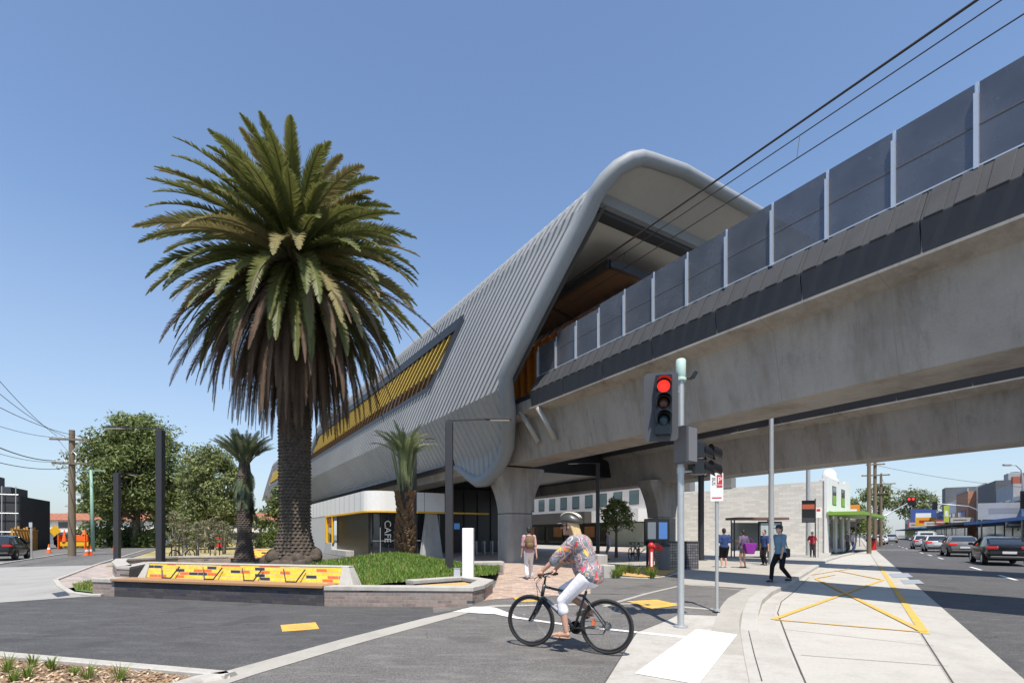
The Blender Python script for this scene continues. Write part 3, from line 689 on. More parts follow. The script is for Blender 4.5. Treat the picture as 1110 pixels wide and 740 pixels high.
# ---------------------------------------------------------------- broadleaf trees
LEAF = [leafmat('leaf_dark', (.065,.10,.022), (.13,.17,.042)), leafmat('leaf_mid', (.11,.145,.032), (.20,.23,.06)), leafmat('leaf_light', (.11,.145,.04), (.19,.22,.075))]
OLIVE = [leafmat('leaf_olive', (.11,.125,.06), (.19,.20,.11)), leafmat('leaf_olive2', (.16,.16,.09), (.27,.26,.16)), leafmat('leaf_dry', (.20,.16,.09), (.30,.25,.15))]
m_bark = M('bark', (.12,.095,.07), .9, .35, 3, stretch=(4,4,.6), bmp=.4); m_bark2 = M('bark_pale', (.30,.26,.21), .85, .3, 3, stretch=(4,4,.6))
def tree(name, label, loc, h, w, trunk_h, seed, leaves=6000, ls=.3, lobes=16, mats=LEAF, bark=None, group=None, cat='tree', openness=.35, base=.3):
    r = random.Random(seed); th = thing(name, label, cat, loc, r.uniform(0,6.28), group); tb = MB(); tr = max(.04, h*.022)
    top = Vector((r.uniform(-.03,.03)*h, r.uniform(-.03,.03)*h, h*.72))
    tb.tube([(0,0,-.05),(top.x*.2,top.y*.2,trunk_h*.5),(top.x*.5,top.y*.5,trunk_h),top], [tr*1.35,tr,tr*.85,tr*.25], 9)
    cl = []
    for i in range(lobes):
        a = i*2.4+r.uniform(-.4,.4); u = (i+.5)/lobes; z = h*(base+(1-base)*(u*.86+.02)); k = math.sin(math.pi*min(1,(u*.78+.20)))**.7
        rr = w/2*k*r.uniform(.35,.80); c = Vector((math.cos(a)*rr, math.sin(a)*rr, z)); s = w*r.uniform(.13,.22)
        cl.append((c, s)); tb.tube([Vector((top.x*.5,top.y*.5,trunk_h*r.uniform(.75,1.1))), c*.5+Vector((0,0,trunk_h*.35)), c], [tr*.45,tr*.28,tr*.08], 5)
    tb.build('trunk', bark or m_bark, th, smooth=True)
    cb = MB()
    for i in range(leaves):
        c, s = cl[r.randrange(len(cl))]
        v_ = Vector((r.gauss(0,1), r.gauss(0,1), r.gauss(0,1))).normalized(); rad = s*(r.random()**.42)*(1+.25*math.sin(v_.x*5+c.x*3)+.25*math.sin(v_.z*6+c.y))
        p = c + Vector((v_.x*rad, v_.y*rad, v_.z*rad*.72)); 
        n = (v_*.6 + Vector((r.gauss(0,.5), r.gauss(0,.5), r.gauss(.25,.5)))).normalized(); t = n.orthogonal().normalized(); t = Quaternion(n, r.uniform(0,6.28)) @ t; q = n.cross(t)
        l = ls*r.uniform(.6,1.3); cb.mi = 0 if r.random() < .38 else (1 if r.random() < .7 else 2)
        cb.add([p-t*l, p+q*l*.45, p+t*l, p-q*l*.45], [(0,1,2,3)])
    cb.build('crown', mats, th)
    return th
tree('broadleaf_tree', 'largest dense green tree beyond the black lamp posts', (-44,60,0), 16.3, 12.4, 4.2, 21, 38000, .20, 40, base=.26)
tree('broadleaf_tree', 'mid green round tree between the big tree and the medium palm', (-30.5,52,0), 10.8, 8.2, 2.6, 22, 18000, .17, 24, [LEAF[1],LEAF[2],OLIVE[0]], base=.22)
tree('broadleaf_tree', 'light open tree at the left foot of the largest tree', (-52,66,0), 8.6, 7.4, 3.4, 23, 3500, .3, 12, [LEAF[1],LEAF[2],OLIVE[0]], base=.4)
tree('broadleaf_tree', 'dark tree low behind the largest tree and lamp post', (-47,74,0), 8, 9, 2, 24, 3500, .35, 12, base=.15)
tree('broadleaf_tree', 'dark tree behind the side street at the right of the mid green tree', (-33,75,0), 9, 10, 2, 25, 3500, .35, 12, base=.15)
for i, (x, y, hh, lab) in enumerate([(190,606,2.7,'sparse dry young tree just right of the taller black lamp post'), (214,603,2.2,'young olive tree with thin crown, second right of the lamp post'), (233,603.5,2.6,'dry young tree before the mid green tree'), (222,599,2.3,'small olive tree farther back on the dry lawn'), (200,600,2.5,'small olive tree standing behind the sparse dry young tree'), (243,600,2.2,'small grey olive tree just left of the medium palm')]):
    l = G(x, y, .05); t = tree('young_tree', lab, l, hh*(1.15 if i < 3 else 1.25), 1.25+.25*(i%2), .9, 40+i, 900, .085, 10, OLIVE, m_bark2, 'young trees on the dry lawn', base=.25)
    k = MB()
    for s in (-.28,.28): k.box(s-.025,s+.025,-.025,.025,0,1.5)
    k.build('stake', m_black, t)
def bush(label, loc, w, h, seed, n=1600, ls=.14, mats=LEAF, group=None):
    r = random.Random(seed); th = thing('bush', label, 'bush', loc, 0, group); b_ = MB()
    for i in range(n):
        a, e = r.uniform(0,6.28), math.asin(r.uniform(0,1)); k = (.55+.45*r.random())*(1+.22*math.sin(a*5+seed)+.15*math.sin(a*11))
        p = Vector((math.cos(a)*math.cos(e)*w/2*k, math.sin(a)*math.cos(e)*w/2*k*.7, math.sin(e)*h*k)); nn = Vector((r.gauss(0,1),r.gauss(0,1),r.gauss(.4,1))).normalized(); t = nn.orthogonal().normalized(); q = nn.cross(t); l = ls*r.uniform(.6,1.3); b_.mi = r.randrange(3)
        b_.add([p-t*l, p+q*l*.5, p+t*l, p-q*l*.5], [(0,1,2,3)])
    b_.build('foliage', mats, th); MB().tube([(0,0,0),(0,0,h*.5)], [.08,.04], 6).build('stem', m_bark, th); return th
bush('round green bush before the tile roofed flats, left of the wooden pole', (-49,61,0), 6.5, 3.2, 61, 2600, .2)
bush('brownish bush before the flats, right of the wooden pole', (-47.5,64,0), 5.0, 3.0, 62, 2000, .2, [OLIVE[0],LEAF[0],OLIVE[2]])
bush('small green bush before the flats, near the green pole', (-42.5,60,0), 3.6, 2.4, 63, 1400, .18)
bush('dark bush behind the trunk of the largest tree', (-37,62,0), 6, 3, 64, 1800, .2, [LEAF[0],LEAF[0],LEAF[1]])
bush('low dark bush under the mid green tree', (-27,58,0), 5, 2.4, 65, 1500, .2, [LEAF[0],LEAF[1],LEAF[0]])

# ---------------------------------------------------------------- benches, planters, mound
m_cbrick = brickmat('bench_tiles', [(0,(.80,.52,.03)),(.40,(.78,.44,.02)),(.52,(.72,.14,.015)),(.66,(.80,.50,.03)),(.82,(.03,.03,.035)),(.90,(.80,.52,.04))], (.42,.36,.25), .29, .076, .006, gloss=True, bmp=.2)
m_dbrick = brickmat('brick_charcoal', [(0,(.045,.042,.046)),(.5,(.065,.058,.062)),(.8,(.035,.035,.05))], (.05,.048,.046), .29, .076, .006)
m_mbrick = brickmat('brick_mixed', [(0,(.23,.18,.155)),(.35,(.28,.21,.18)),(.6,(.20,.15,.13)),(.78,(.06,.062,.075)),(.86,(.26,.21,.19))], (.26,.235,.21), .29, .076, .008)
def bench(A, B, label, bars=True, seed=0):
    A, B = Vector((A.x,A.y,0)), Vector((B.x,B.y,0)); d = B-A; L_ = d.length
    th = thing('bench', label, 'bench', A, math.atan2(d.y, d.x), 'brick benches with coloured tile backs')
    MB().box(0,L_,.0,.52,-.05,.385).build('base', m_dbrick, th)
    m = MB()
    for k in range(4): m.bbox(-.06, L_+.0, -.07+k*.142, .062+k*.142, .387, .445, .006)
    m.build('seat', m_timber, th)
    m = MB(); m.loft([[(x,.50,.40),(x,.60,.80),(x,.76,.80),(x,.76,.40)] for x in (.42, L_+.05)]); m.build('backrest', m_cbrick, th)
    m = MB(); m.loft([[(x,.585,.802),(x,.60,.835),(x,.80,.835),(x,.80,.802)] for x in (.30, L_+.22)])
    for x0_, x1_, x2_, x3_ in ((.14,.30,.42,.42),(L_+.05,L_+.05,L_+.22,L_+.44)):
        m.loft([[(x0_,.44,.388),(x3_,.44,.388),(x3_,.80,.388),(x0_,.80,.388)],[(x1_,.58,.80),(x2_,.58,.80),(x2_,.80,.80),(x1_,.80,.80)]])
    m.build('end_block', m_conc, th, bevel=.01)
    if bars:
        for x in (1.2, 2.55, 3.75, 4.95):
            m = MB(); m.bar((x-.13,.40,.44),(x-.30,.52,.74),.018,.03).bar((x+.13,.40,.44),(x+.30,.52,.74),.018,.03).bar((x-.13,.40,.462),(x+.13,.40,.462),.028,.028); m.build('arm_bar', m_black, th)
    return th
BA_, BB_ = G(124,646), G(351,656.5)
bench(BA_, BB_, 'long brick bench with yellow and orange tile back and timber seat facing the forecourt')
bench(G(250,609,.2), G(300,610,.2), 'distant bench with orange and yellow tile back seen behind the tall palm trunk', False)
bd = (BB_-BA_).normalized(); bn = Vector((-bd.y, bd.x, 0))
def capped_wall(name, label, cat, pts, w, h, mat, group=None, cap=.09, caplip=.025):
    """low brick wall along world points with a concrete cap"""
    P = [Vector((p.x,p.y,0)) for p in pts]; o = P[0]; th = thing(name, label, cat, o, 0, group)
    def off(s):
        out = []
        for i, q in enumerate(P):
            d1 = (P[i]-P[i-1]).normalized() if i else (P[1]-P[0]).normalized(); d2 = (P[i+1]-P[i]).normalized() if i < len(P)-1 else d1
            n1 = Vector((-d1.y,d1.x,0)); n2 = Vector((-d2.y,d2.x,0)); m_ = (n1+n2).normalized(); k = s/max(.4, m_.dot(n1)); out.append(q+m_*k-o)
        return out
    for nm, s0, s1, z0, z1, mt in (('wall', 0, w, -.05, h-cap, mat), ('cap', -caplip, w+caplip, h-cap+.001, h, m_conc)):
        a, b_ = off(s0), off(s1); rings = [[(p.x,p.y,z0),(q.x,q.y,z0),(q.x,q.y,z1),(p.x,p.y,z1)] for p, q in zip(a, b_)]
        MB().loft(rings).build(nm, mt, th, bevel=.008)
    return th
C0, C1, C2, C3 = BB_+bd*.01, G(512,658.0), G(524,654.5), G(534,646.5)
capped_wall('planter_wall', 'white capped mixed brick planter wall running right from the long bench', 'planter wall', [C0, C1, C2, C3, G(505,640.5), G(440,646.5)], .34, .43, m_mbrick)
capped_wall('planter_wall', 'short capped brick wall stub at the left end of the long bench', 'planter wall', [BA_-bd*.75, BA_-bd*.01], .5, .43, m_mbrick)
capped_wall('planter_wall', 'long low concrete capped wall with rounded end behind the lamp posts', 'planter wall', [G(170,621), G(140,629.5), G(127,628.5), G(122,621), G(126,616.5), G(190,612.5), G(310,610)][::-1], .4, .47, m_mbrick)
m_omulch = M('ochre_gravel', (.52,.33,.12), .9, .35, 20, bmp=.5)
sheet('gravel_fill', [(430,651),(500,653.5),(520,650),(503,645)], .34, m_omulch, follow=False)['kind'] = 'stuff'
def mound_z(X, Y):
    z = .36 + .52*math.exp(-(((X+3.9)/1.9)**2+((Y-17.2)/2.6)**2)) + .22*math.exp(-(((X+7)/2)**2+((Y-16.5)/2)**2))
    return z
m_grass = leafmat('grass_green', (.075,.16,.015), (.17,.27,.04), trans=.35, scale=1.5); m_turf = M('turf', (.085,.14,.03), .95, .35, 4, bmp=.6)
gx0, gx1, gy0, gy1, ng = -13.5, .2, 11.4, 22, 60
def in_mound(X, Y):
    q = Vector((X,Y,0)) - BA_; a = q.dot(bd); o = q.dot(bn)
    L_ = (BB_-BA_).length
    if o < (.72 if a < L_+.3 else .3): return False
    if a < 0: return False
    right = -.55 + (Y-12.8)*.02
    if X > right: return False
    if X > -3.2 and Y < 12.75+(X+2.6)*1.05+.35: return False
    return Y < 20.5 - max(0, -(X+7.5))*.3 and Y < 21.5-(X+6)*.35
mb = MB(); vs = []; fs = []
for j in range(ng+1):
    for i in range(ng+1):
        X = gx0+(gx1-gx0)*i/ng; Y = gy0+(gy1-gy0)*j/ng; vs.append((X, Y, mound_z(X,Y)-.04 if in_mound(X,Y) else .02))
for j in range(ng):
    for i in range(ng):
        q = [j*(ng+1)+i, j*(ng+1)+i+1, (j+1)*(ng+1)+i+1, (j+1)*(ng+1)+i]
        if sum(1 for k in q if vs[k][2] > .1) >= 4: fs.append(q)
struct(mb.add(vs, fs).build('lawn_mound', m_turf, smooth=True))
def grass(name, n, inside, zf, box, hmin, hmax, mats, seed, w=.012, wts=(.7,1)):
    r = random.Random(seed); g = MB(); c = 0
    while c < n:
        X = r.uniform(box[0],box[1]); Y = r.uniform(box[2],box[3])
        if not inside(X, Y): 
            c += .2; continue
        c += 1; z = zf(X, Y); h = r.uniform(hmin,hmax); a = r.uniform(0,6.28); d = Vector((math.cos(a),math.sin(a),0)); l = Vector((r.gauss(0,.4)*h, r.gauss(0,.4)*h, h)); p = Vector((X,Y,z-.03)); ww = d*w
        g.mi = 0 if r.random() < wts[0] else 1
        g.add([p-ww, p+ww, p+l*.6+ww*.7, p+l, p+l*.6-ww*.7], [(0,1,2,3,4)])
    o = g.build(name, mats); o['kind'] = 'stuff'; return o
m_dry = leafmat('grass_dry', (.25,.22,.06), (.40,.34,.13), trans=.3)
grass('grass', 26000, in_mound, mound_z, (-9.5,0,11.5,20.5), .05, .14, [m_grass, m_dry], 8, .012, (.86,1))
sheet('verge', [(78,634),(103,630),(112,640),(110,645),(82,641.5)], .05, m_turf, follow=False)
tri = [G(80,635.5), G(104,631), G(110,643), G(84,641)]
def in_tri(X, Y):
    s = 0
    for a, b_ in zip(tri, tri[1:]+tri[:1]):
        s += 1 if (b_.x-a.x)*(Y-a.y)-(b_.y-a.y)*(X-a.x) < 0 else 0
    return s in (0, 4)
grass('verge_grass', 2500, in_tri, lambda X,Y: .05, (-14.5,-10,12.5,17), .06, .16, [m_grass, m_dry], 9, .012, (.55,1))
# tufts and bark chips in the near bed
rt = random.Random(4)
tufts = [(8,728,1.1),(30,735,.8),(56,726,.9),(95,737,1.0),(130,738,1.0),(36,722,.9),(-20,722,1),(-60,715,1),(80,731,.6),(15,738,.7)]
for i, (x, y, s) in enumerate(tufts):
    l = G(x, y, .03); m = MB()
    for k in range(46):
        a = rt.uniform(0,6.28); h = rt.uniform(.10,.26)*s*.8; ln = rt.uniform(.03,.16)*s; d = Vector((math.cos(a),math.sin(a),0)); b0 = d*.02; w_ = Vector((-d.y,d.x,0))*.004
        m.add([b0-w_, b0+w_, b0+d*ln*.45+Vector((0,0,h*.7))+w_, b0+d*ln+Vector((0,0,h)), b0+d*ln*.45+Vector((0,0,h*.7))-w_], [(0,1,2,3,4)])
    o = m.build('grass_tuft', leafmat('tuft_green', (.09,.16,.02), (.22,.28,.05), trans=.35)); o.location = l
    tag(o, 'green grass tuft in the bark mulch of the near kerbed bed', 'grass tuft', 'grass tufts in the mulch bed')
bp = [G(*p) for p in [(-40,711),(0,716),(100,725),(195,733.5),(210,739),(120,772),(-40,772)]]
def in_bed(X, Y):
    c = False; n = len(bp)
    for i in range(n):
        a, b_ = bp[i], bp[i-1]
        if (a.y > Y) != (b_.y > Y) and X < (b_.x-a.x)*(Y-a.y)/(b_.y-a.y)+a.x: c = not c
    return c
m = MB()
for k in range(5200):
    X = rt.uniform(-7,-2.4); Y = rt.uniform(4.3,6.5)
    if not in_bed(X, Y): continue
    a = rt.uniform(0,6.28); d = Vector((math.cos(a), math.sin(a), rt.uniform(-.5,.5))).normalized(); q = Vector((-d.y,d.x,rt.uniform(-.3,.3))); p = Vector((X,Y,.03+rt.uniform(.0,.03))); l = rt.uniform(.012,.035); w_ = rt.uniform(.005,.012); m.mi = rt.randrange(3)
    m.add([p-d*l-q*w_, p+d*l-q*w_, p+d*l+q*w_, p-d*l+q*w_], [(0,1,2,3)])
m.build('bark_chips', [M('chip_a', (.44,.30,.18), .9, .2), M('chip_b', (.26,.15,.08), .9, .2), M('chip_c', (.55,.43,.30), .9, .2)])['kind'] = 'stuff'
# ---------------------------------------------------------------- station at ground level
m_panel = M('panel_white', (.74,.73,.70), .4, .05, .6); m_wallgrey = M('panel_grey', (.50,.505,.50), .5, .06, .8)
st = thing('station_building', 'white banded station cafe with yellow edging under the silver canopy', 'station building', TP(31.8,8.5), BA+R(1.0))
def outline(o):
    pts = [(5.2,o)]; 
    for k in range(7):
        a = math.pi/2*k/6; pts.append((1.1-(1.1-o)*math.sin(a) if 0 else o+1.1*(1-math.sin(a)), o+1.1*(1-math.cos(a))))
    pts.append((o,24)); return pts
ou, inn_ = outline(0), outline(.5)
MB().loft([[(*p,3.06),(*q,3.06),(*q,4.3),(*p,4.3)] for p, q in zip(ou, inn_)]).build('fascia_band', m_panel, st)
m = MB()
for x in (2.3, 3.75): m.box(x-.012,x+.012,-.006,.0,3.06,4.3)
for k in range(16): m.box(-.006,.0,1.6+k*1.4-.012,1.6+k*1.4+.012,3.06,4.3)
m.build('panel_joint', m_fascia, st)
MB().loft([[(*p,2.95),(*q,2.95),(*q,3.055),(*p,3.055)] for p, q in zip([(8.6,-.02)]+outline(-.02)[1:8]+[(-.02,12)], [(8.6,.4)]+outline(.3)[1:8]+[(.3,12)])]).build('yellow_edging', m_yel, st)
MB().box(.02,.35,12.02,24,0,3.05).build('side_wall', m_wallgrey, st)
m = MB(); m.box(-.03,.4,11.7,12.0,.9,2.94).box(-.03,.1,9.6,9.68,.9,2.94); m.build('yellow_jamb', m_yel, st)
MB().box(.12,.16,9.7,11.7,.9,2.94).build('display_window', glassmat('shop_glass', (.05,.05,.045), .1), st)
m = MB(); m.box(.1,.14,9.9,11.4,2.3,2.8); m.build('red_poster', M('poster_red', (.5,.12,.07), .6, .2, 3), st)
m = MB(); 
for k in range(3): m.box(.08,.118,9.95+k*.5,10.3+k*.5,1.5+.1*k,2.1)
m.build('display_shelf', M('display_mix', (.5,.42,.3), .6, .5, 4), st)
m = MB(); m.loft([[(-.1,9.3,.0),(.6,9.3,.0),(.6,12.2,.0),(-.1,12.2,.0)],[(.0,9.9,.9),(.6,9.9,.9),(.6,12.0,.9),(.0,12.0,.9)]]); m.build('plinth', concrete('plinth_grey', (.36,.36,.35)), st, bevel=.02)
m = MB(); m.box(-.2,.5,4.5,9.2,0,.42); m.build('low_ledge', m_conc, st, bevel=.02)
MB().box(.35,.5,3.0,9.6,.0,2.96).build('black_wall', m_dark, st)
m = MB()
for k in range(10): m.box(.62+k*.5,.66+k*.5,.9,1.0,0,2.95)
m.build('mullion', m_black, st); MB().box(.6,5.3,1.0,1.06,0,2.95).build('cafe_glazing', glassmat('dark_glass'), st)
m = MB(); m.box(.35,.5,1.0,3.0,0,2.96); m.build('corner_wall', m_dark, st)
text('cafe_lettering', 'CAFE', .62, m_white, st, (1.55, .87, 1.75), (R(90), R(90), 0), .01)
m = MB(); m.bar((.4,.3,1.15),(3.6,.3,1.15),.03).bar((.9,.3,.4),(.9,.3,2.0),.03); m.build('hand_rail', m_galv, st)
m = MB(); m.loft([[(3.5,-.2,0),(5.0,-.2,0),(5.0,.3,0),(3.5,.3,0)],[(4.0,.2,2.94),(4.75,.2,2.94),(4.75,.5,2.94),(4.0,.5,2.94)]]); m.build('concrete_fin_wall', concrete('plinth_grey', (.36,.36,.35)), st, bevel=.02)
# concourse behind
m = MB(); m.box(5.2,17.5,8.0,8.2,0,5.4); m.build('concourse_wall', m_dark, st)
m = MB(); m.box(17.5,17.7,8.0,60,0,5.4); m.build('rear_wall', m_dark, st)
m = MB()
for k in range(9): m.box(5.4+k*1.3,5.48+k*1.3,7.9,7.98,0,5.3)
m.build('concourse_frame', m_fascia, st)
for k, (x, z) in enumerate(((6.6,2.2),(7.4,2.2),(9.6,2.0))):
    MB().box(x,x+.5,7.8,7.86,z,z+.5).build('info_screen', emis('screen_blue%d' % k, (.10,.30,.75), .2), st)
m = MB()
for k in range(5): m.box(8.6+k*.7,8.66+k*.7,3.2,3.6,0,1.05)
m.build('ticket_gate', m_alu, st)
# shops beyond the viaducts, along the far side of the square
sh = thing('shop_row', 'dark awning shop row with white upper storey seen beneath the viaducts', 'shops', TP(41,42), BA)
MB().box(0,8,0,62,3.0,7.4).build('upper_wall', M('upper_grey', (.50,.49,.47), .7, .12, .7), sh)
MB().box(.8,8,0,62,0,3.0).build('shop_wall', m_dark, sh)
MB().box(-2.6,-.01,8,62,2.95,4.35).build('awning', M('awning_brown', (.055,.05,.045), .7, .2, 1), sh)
m = MB(); m.box(-1.6,-.01,0,7.9,3.0,4.4); m.build('white_awning', m_panel, sh)
for k in range(22):
    y = 1.5+k*2.7; f = MB().box(-.03,.02,y,y+1.5,5.0,6.6).build('window', m_fascia, sh)
    MB().box(-.05,-.032,y+.08,y+1.42,5.08,6.52).build('pane', glassmat('pane_green', (.10,.15,.15), .1), f)
for k in range(12):
    y = 3+k*4.6; MB().box(.7,.78,y,y+3.8,.4,2.7).build('shop_window', glassmat('shop_glass'), sh)
for k in range(6): MB().box(.6,.68,10+k*7,12+k*7,1.2,2.6).build('shop_display', M('shop_interior', (.35,.16,.06), .7, .4, 1.5), sh)
MB().box(.55,.69,.5,7.5,.1,2.9).build('pale_shopfront', M('shop_pale', (.34,.38,.34), .3, .3, 1), sh)

# ---------------------------------------------------------------- far left: flats, site fence, buildings
m_tile = brickmat('roof_tile', [(0,(.30,.11,.06)),(.5,(.38,.15,.08)),(.8,(.26,.10,.06))], (.2,.08,.05), .3, .3, .02, plane='floor', bmp=.3)
fl = thing('apartment_block', 'low cream apartment block with red tiled roof beyond the side street', 'apartment block', (-66,88,0), R(-3))
MB().box(-22,26,0,8,0,4.0).build('wall', M('render_cream', (.62,.58,.50), .8, .08, .5), fl)
MB().loft([[(-22.6,-.6,4.02),(26.6,-.6,4.02),(26.6,8.6,4.02),(-22.6,8.6,4.02)],[(-20,2.2,5.3),(25,2.2,5.3),(25,5.8,5.3),(-20,5.8,5.3)]]).build('roof', m_tile, fl)
for k in range(11):
    x = -21.2+k*4.3
    for z in (.6, 2.55):
        f = MB().box(x,x+2.7,-.05,.0,z,z+1.25).build('window', m_white, fl); MB().box(x+.07,x+2.63,-.08,-.052,z+.07,z+1.18).build('pane', glassmat('dark_glass'), f)
MB().box(-22,26,-1.0,-.09,1.95,2.4).build('balcony', m_white, fl)
tree('broadleaf_tree', 'flat dark tree line showing over the red tiled roof at left', (-88,110,0), 8.6, 17, 3, 71, 3000, .5, 12, base=.5)
ds = thing('scaffold_building', 'dark mesh wrapped building at the left edge of the street', 'building', (-50.2,48.9,0), R(28))
MB().box(-9,2.4,0,9,0,5.3).build('wall', M('mesh_dark', (.035,.037,.04), .85, .35, .8), ds)
m = MB(); m.box(-9,-.2,.5,5,5.32,7.4).box(.5,1.6,.5,5,5.32,6.2); m.build('upper_block', m_fascia, ds)
m = MB()
for x in range(-9, 3): m.tube([(x+.2,-.35,0),(x+.2,-.35,6.2)], .04, 6)
for z in (1.8,3.6,5.4): m.tube([(-9,-.35,z),(2.4,-.35,z)], .04, 6)
m.build('scaffold', m_galv, ds)
sf = thing('site_hoarding', 'orange timber post hoarding along the left kerb', 'hoarding', G(13,599), math.atan2(G(43,594.5).y-G(13,599).y, G(43,594.5).x-G(13,599).x))
Ls = (G(43,594.5)-G(13,599)).length
m_ot = M('timber_orange', (.50,.25,.05), .7, .25, 2)
m = MB(); m.box(0,Ls,.1,.14,.5,1.75); m.build('board', M('hoarding_back', (.22,.14,.05), .8, .3, 1.5), sf)
for k in range(11): MB().box(Ls*k/10.5,Ls*k/10.5+.2,-.06,.08,0,2.05+.12*(k%3)).build('post', m_ot, sf)
MB().box(0,Ls,-.03,.09,1.9,2.02).build('top_rail', m_ot, sf)
# ---------------------------------------------------------------- lamp posts, signal, signs, street furniture
def lamp_post(label, loc, h, w, arm, az, name='lamp_post', grp='black lamp posts'):
    th = thing(name, label, 'lamp post', loc, az, grp)
    MB().bbox(-w/2,w/2,-w/2,w/2,0,h,.012).build('post', m_black, th)
    MB().box(-w*.55,w*.55,-w*.55,w*.55,0,.05).build('base_plate', m_fascia, th)
    MB().bar((-.1,0,h+.04),(arm*.62,0,h+.10),.045,.045).build('arm', m_black, th)
    m = MB(); m.bbox(arm*.58,arm,-.10,.10,h+.07,h+.12,.012); hd = m.build('lamp_head', m_black, th)
    MB().box(arm*.66,arm*.97,-.07,.07,h+.055,h+.068).build('diffuser', m_white, hd)
    return th
lamp_post('tall black square lamp post on the grass mound, arm reaching right', G(487,617,.45), 4.62, .23, 1.95, 0)
lamp_post('tall black square lamp post left of the palms, arm reaching left', G(174,613.5,.45), 4.7, .215, 1.95, R(180))
lamp_post('shorter black lamp post standing at the rounded wall end', G(127,611,0.1), 4.45, .235, 1.6, R(100))
lamp_post('thin dark lamp post under the viaduct, just right of the cyclist', G(648,607,.1), 5.4, .20, 1.7, R(165))
lamp_post('dark lamp post close behind the young palm', G(448,603,.6), 5.0, .26, .9, R(20))
def pole(name, label, cat, loc, h, r0, r1, mat, group=None):
    th = thing(name, label, cat, loc, 0, group); MB().tube([(0,0,0),(0,0,h)], [r0,r1], 14).build('pole', mat, th, smooth=True, auto=40) if 0 else MB().tube([(0,0,0),(0,0,h)], [r0,r1], 14).build('shaft', mat, th, smooth=True, auto=40)
    MB().lathe([(r0*2.1,0),(r0*2.1,.03),(r0*1.1,.04)], 16).build('base_plate', mat, th); return th
pl = pole('steel_pole', 'tall grey steel pole rising beside the walking woman in the cap', 'pole', G(836,612,.1), 9.4, .13, .105, m_galv, 'tall steel poles')
pole('steel_pole', 'tall grey steel pole rising before the white building side wall', 'pole', G(876,602,.1), 12, .15, .11, m_galv, 'tall steel poles')
pole('steel_pole', 'short black column right of the concrete pier with tiles, before the white shed', 'pole', G(760,607,.1), 5.6, .16, .16, m_black, 'dark columns')
# traffic signal in the near corner of the crossing
ts = thing('traffic_signal', 'near grey traffic signal pole with red light and a mint green cap', 'traffic signal', G(738,680,.0)+Vector((0,0,.0)), 0)
sP = G(738,680); k_ = sP.y/F                           # metres per pixel at the pole
def sx(x): return (x-738)*k_
def szz(y): return EYE-(y-HY)*k_
m = MB(); m.tube([(0,0,0),(0,0,szz(412))], .055, 18); m.build('post', m_galv, ts, smooth=True, auto=40)
MB().lathe([(.12,0.014),(.12,.035),(.07,.045)], 18).build('base_plate', m_galv, ts)
m = MB(); m.lathe([(.06,0),(.088,.01),(.088,.05),(.075,.06),(.082,.07),(.082,.33),(.07,.36),(.02,.37)], 20, (0,0,szz(413))); m.build('cap', M('mint_plastic', (.50,.66,.58), .5, .06, 3), ts, smooth=True, auto=40)
zc, tz_ = szz(443), -.02
m = MB(); x0_, x1_ = sx(696), sx(731); zt, zb = szz(407), szz(480)
def rrect(x0,x1,z0,z1,r,y,n=5):
    P = []
    for cx, cz, a0 in ((x1-r,z0+r,-90),(x1-r,z1-r,0),(x0+r,z1-r,90),(x0+r,z0+r,180)):
        for i in range(n+1):
            a = R(a0+90*i/n); P.append((cx+r*math.cos(a), y, cz+r*math.sin(a)))
    return P
sig = thing('x', '', '')  if 0 else None
tilt = Matrix.Translation((sx(713),-.16,0)) @ Matrix.Rotation(R(-14),4,'Z') @ Matrix.Translation((-sx(713),.16,0))
m = MB(); m.T = tilt; m.loft([rrect(x0_,x1_,zb,zt,.07,-.165), rrect(x0_,x1_,zb,zt,.07,-.15)]); m.build('target_board', M('board_grey', (.06,.062,.068), .5, .08, 3), ts)
cx_ = (x0_+x1_)/2 + .035
m = MB(); m.T = tilt; m.loft([rrect(cx_-.13,cx_+.13,szz(474),szz(412),.03,-.30), rrect(cx_-.13,cx_+.13,szz(474),szz(412),.03,-.166)]); hb = m.build('signal_housing', m_gloss, ts)
m_off1 = M('lens_amber_off', (.10,.03,.012), .2, .2, 8); m_off2 = M('lens_green_off', (.012,.04,.06), .2, .2, 8)
for i, (yy, mt) in enumerate(((424,emis('lens_red', (1,.03,.02), 1.0)), (441.5,m_off1), (459,m_off2))):
    z = szz(yy); m = MB(); m.T = tilt
    n = 20; m.loft([[(cx_+.098*math.cos(2*math.pi*k/n), -.303, z+.098*math.sin(2*math.pi*k/n)) for k in range(n)], [(cx_+.06*math.cos(2*math.pi*k/n), -.318, z+.06*math.sin(2*math.pi*k/n)) for k in range(n)]])
    m.build('lens', mt, ts, smooth=True)
    v = MB(); v.T = tilt; rings = []
    for yv in (-.30, -.50):
        rings.append([( (cx_+.115*math.cos(a)), yv if yv > -.4 else -.50+.10*max(0,-math.sin(a)+.3), z+.115*math.sin(a)) for a in [R(-40+260*k/18) for k in range(19)]])
    rings2 = [[(p[0]*1.0+ (p[0]-cx_)*.06, p[1], z+(p[2]-z)*1.06) for p in rr] for rr in rings]
    v.loft([rings[0], rings[1], rings2[1], rings2[0]], closed=False, cap=False); v.build('visor', m_gloss, ts)
m = MB(); m.bar((0,0,szz(425)),(sx(716),-.16,szz(425)),.03).bar((0,0,szz(468)),(sx(716),-.16,szz(468)),.03); m.build('bracket', m_galv, ts)
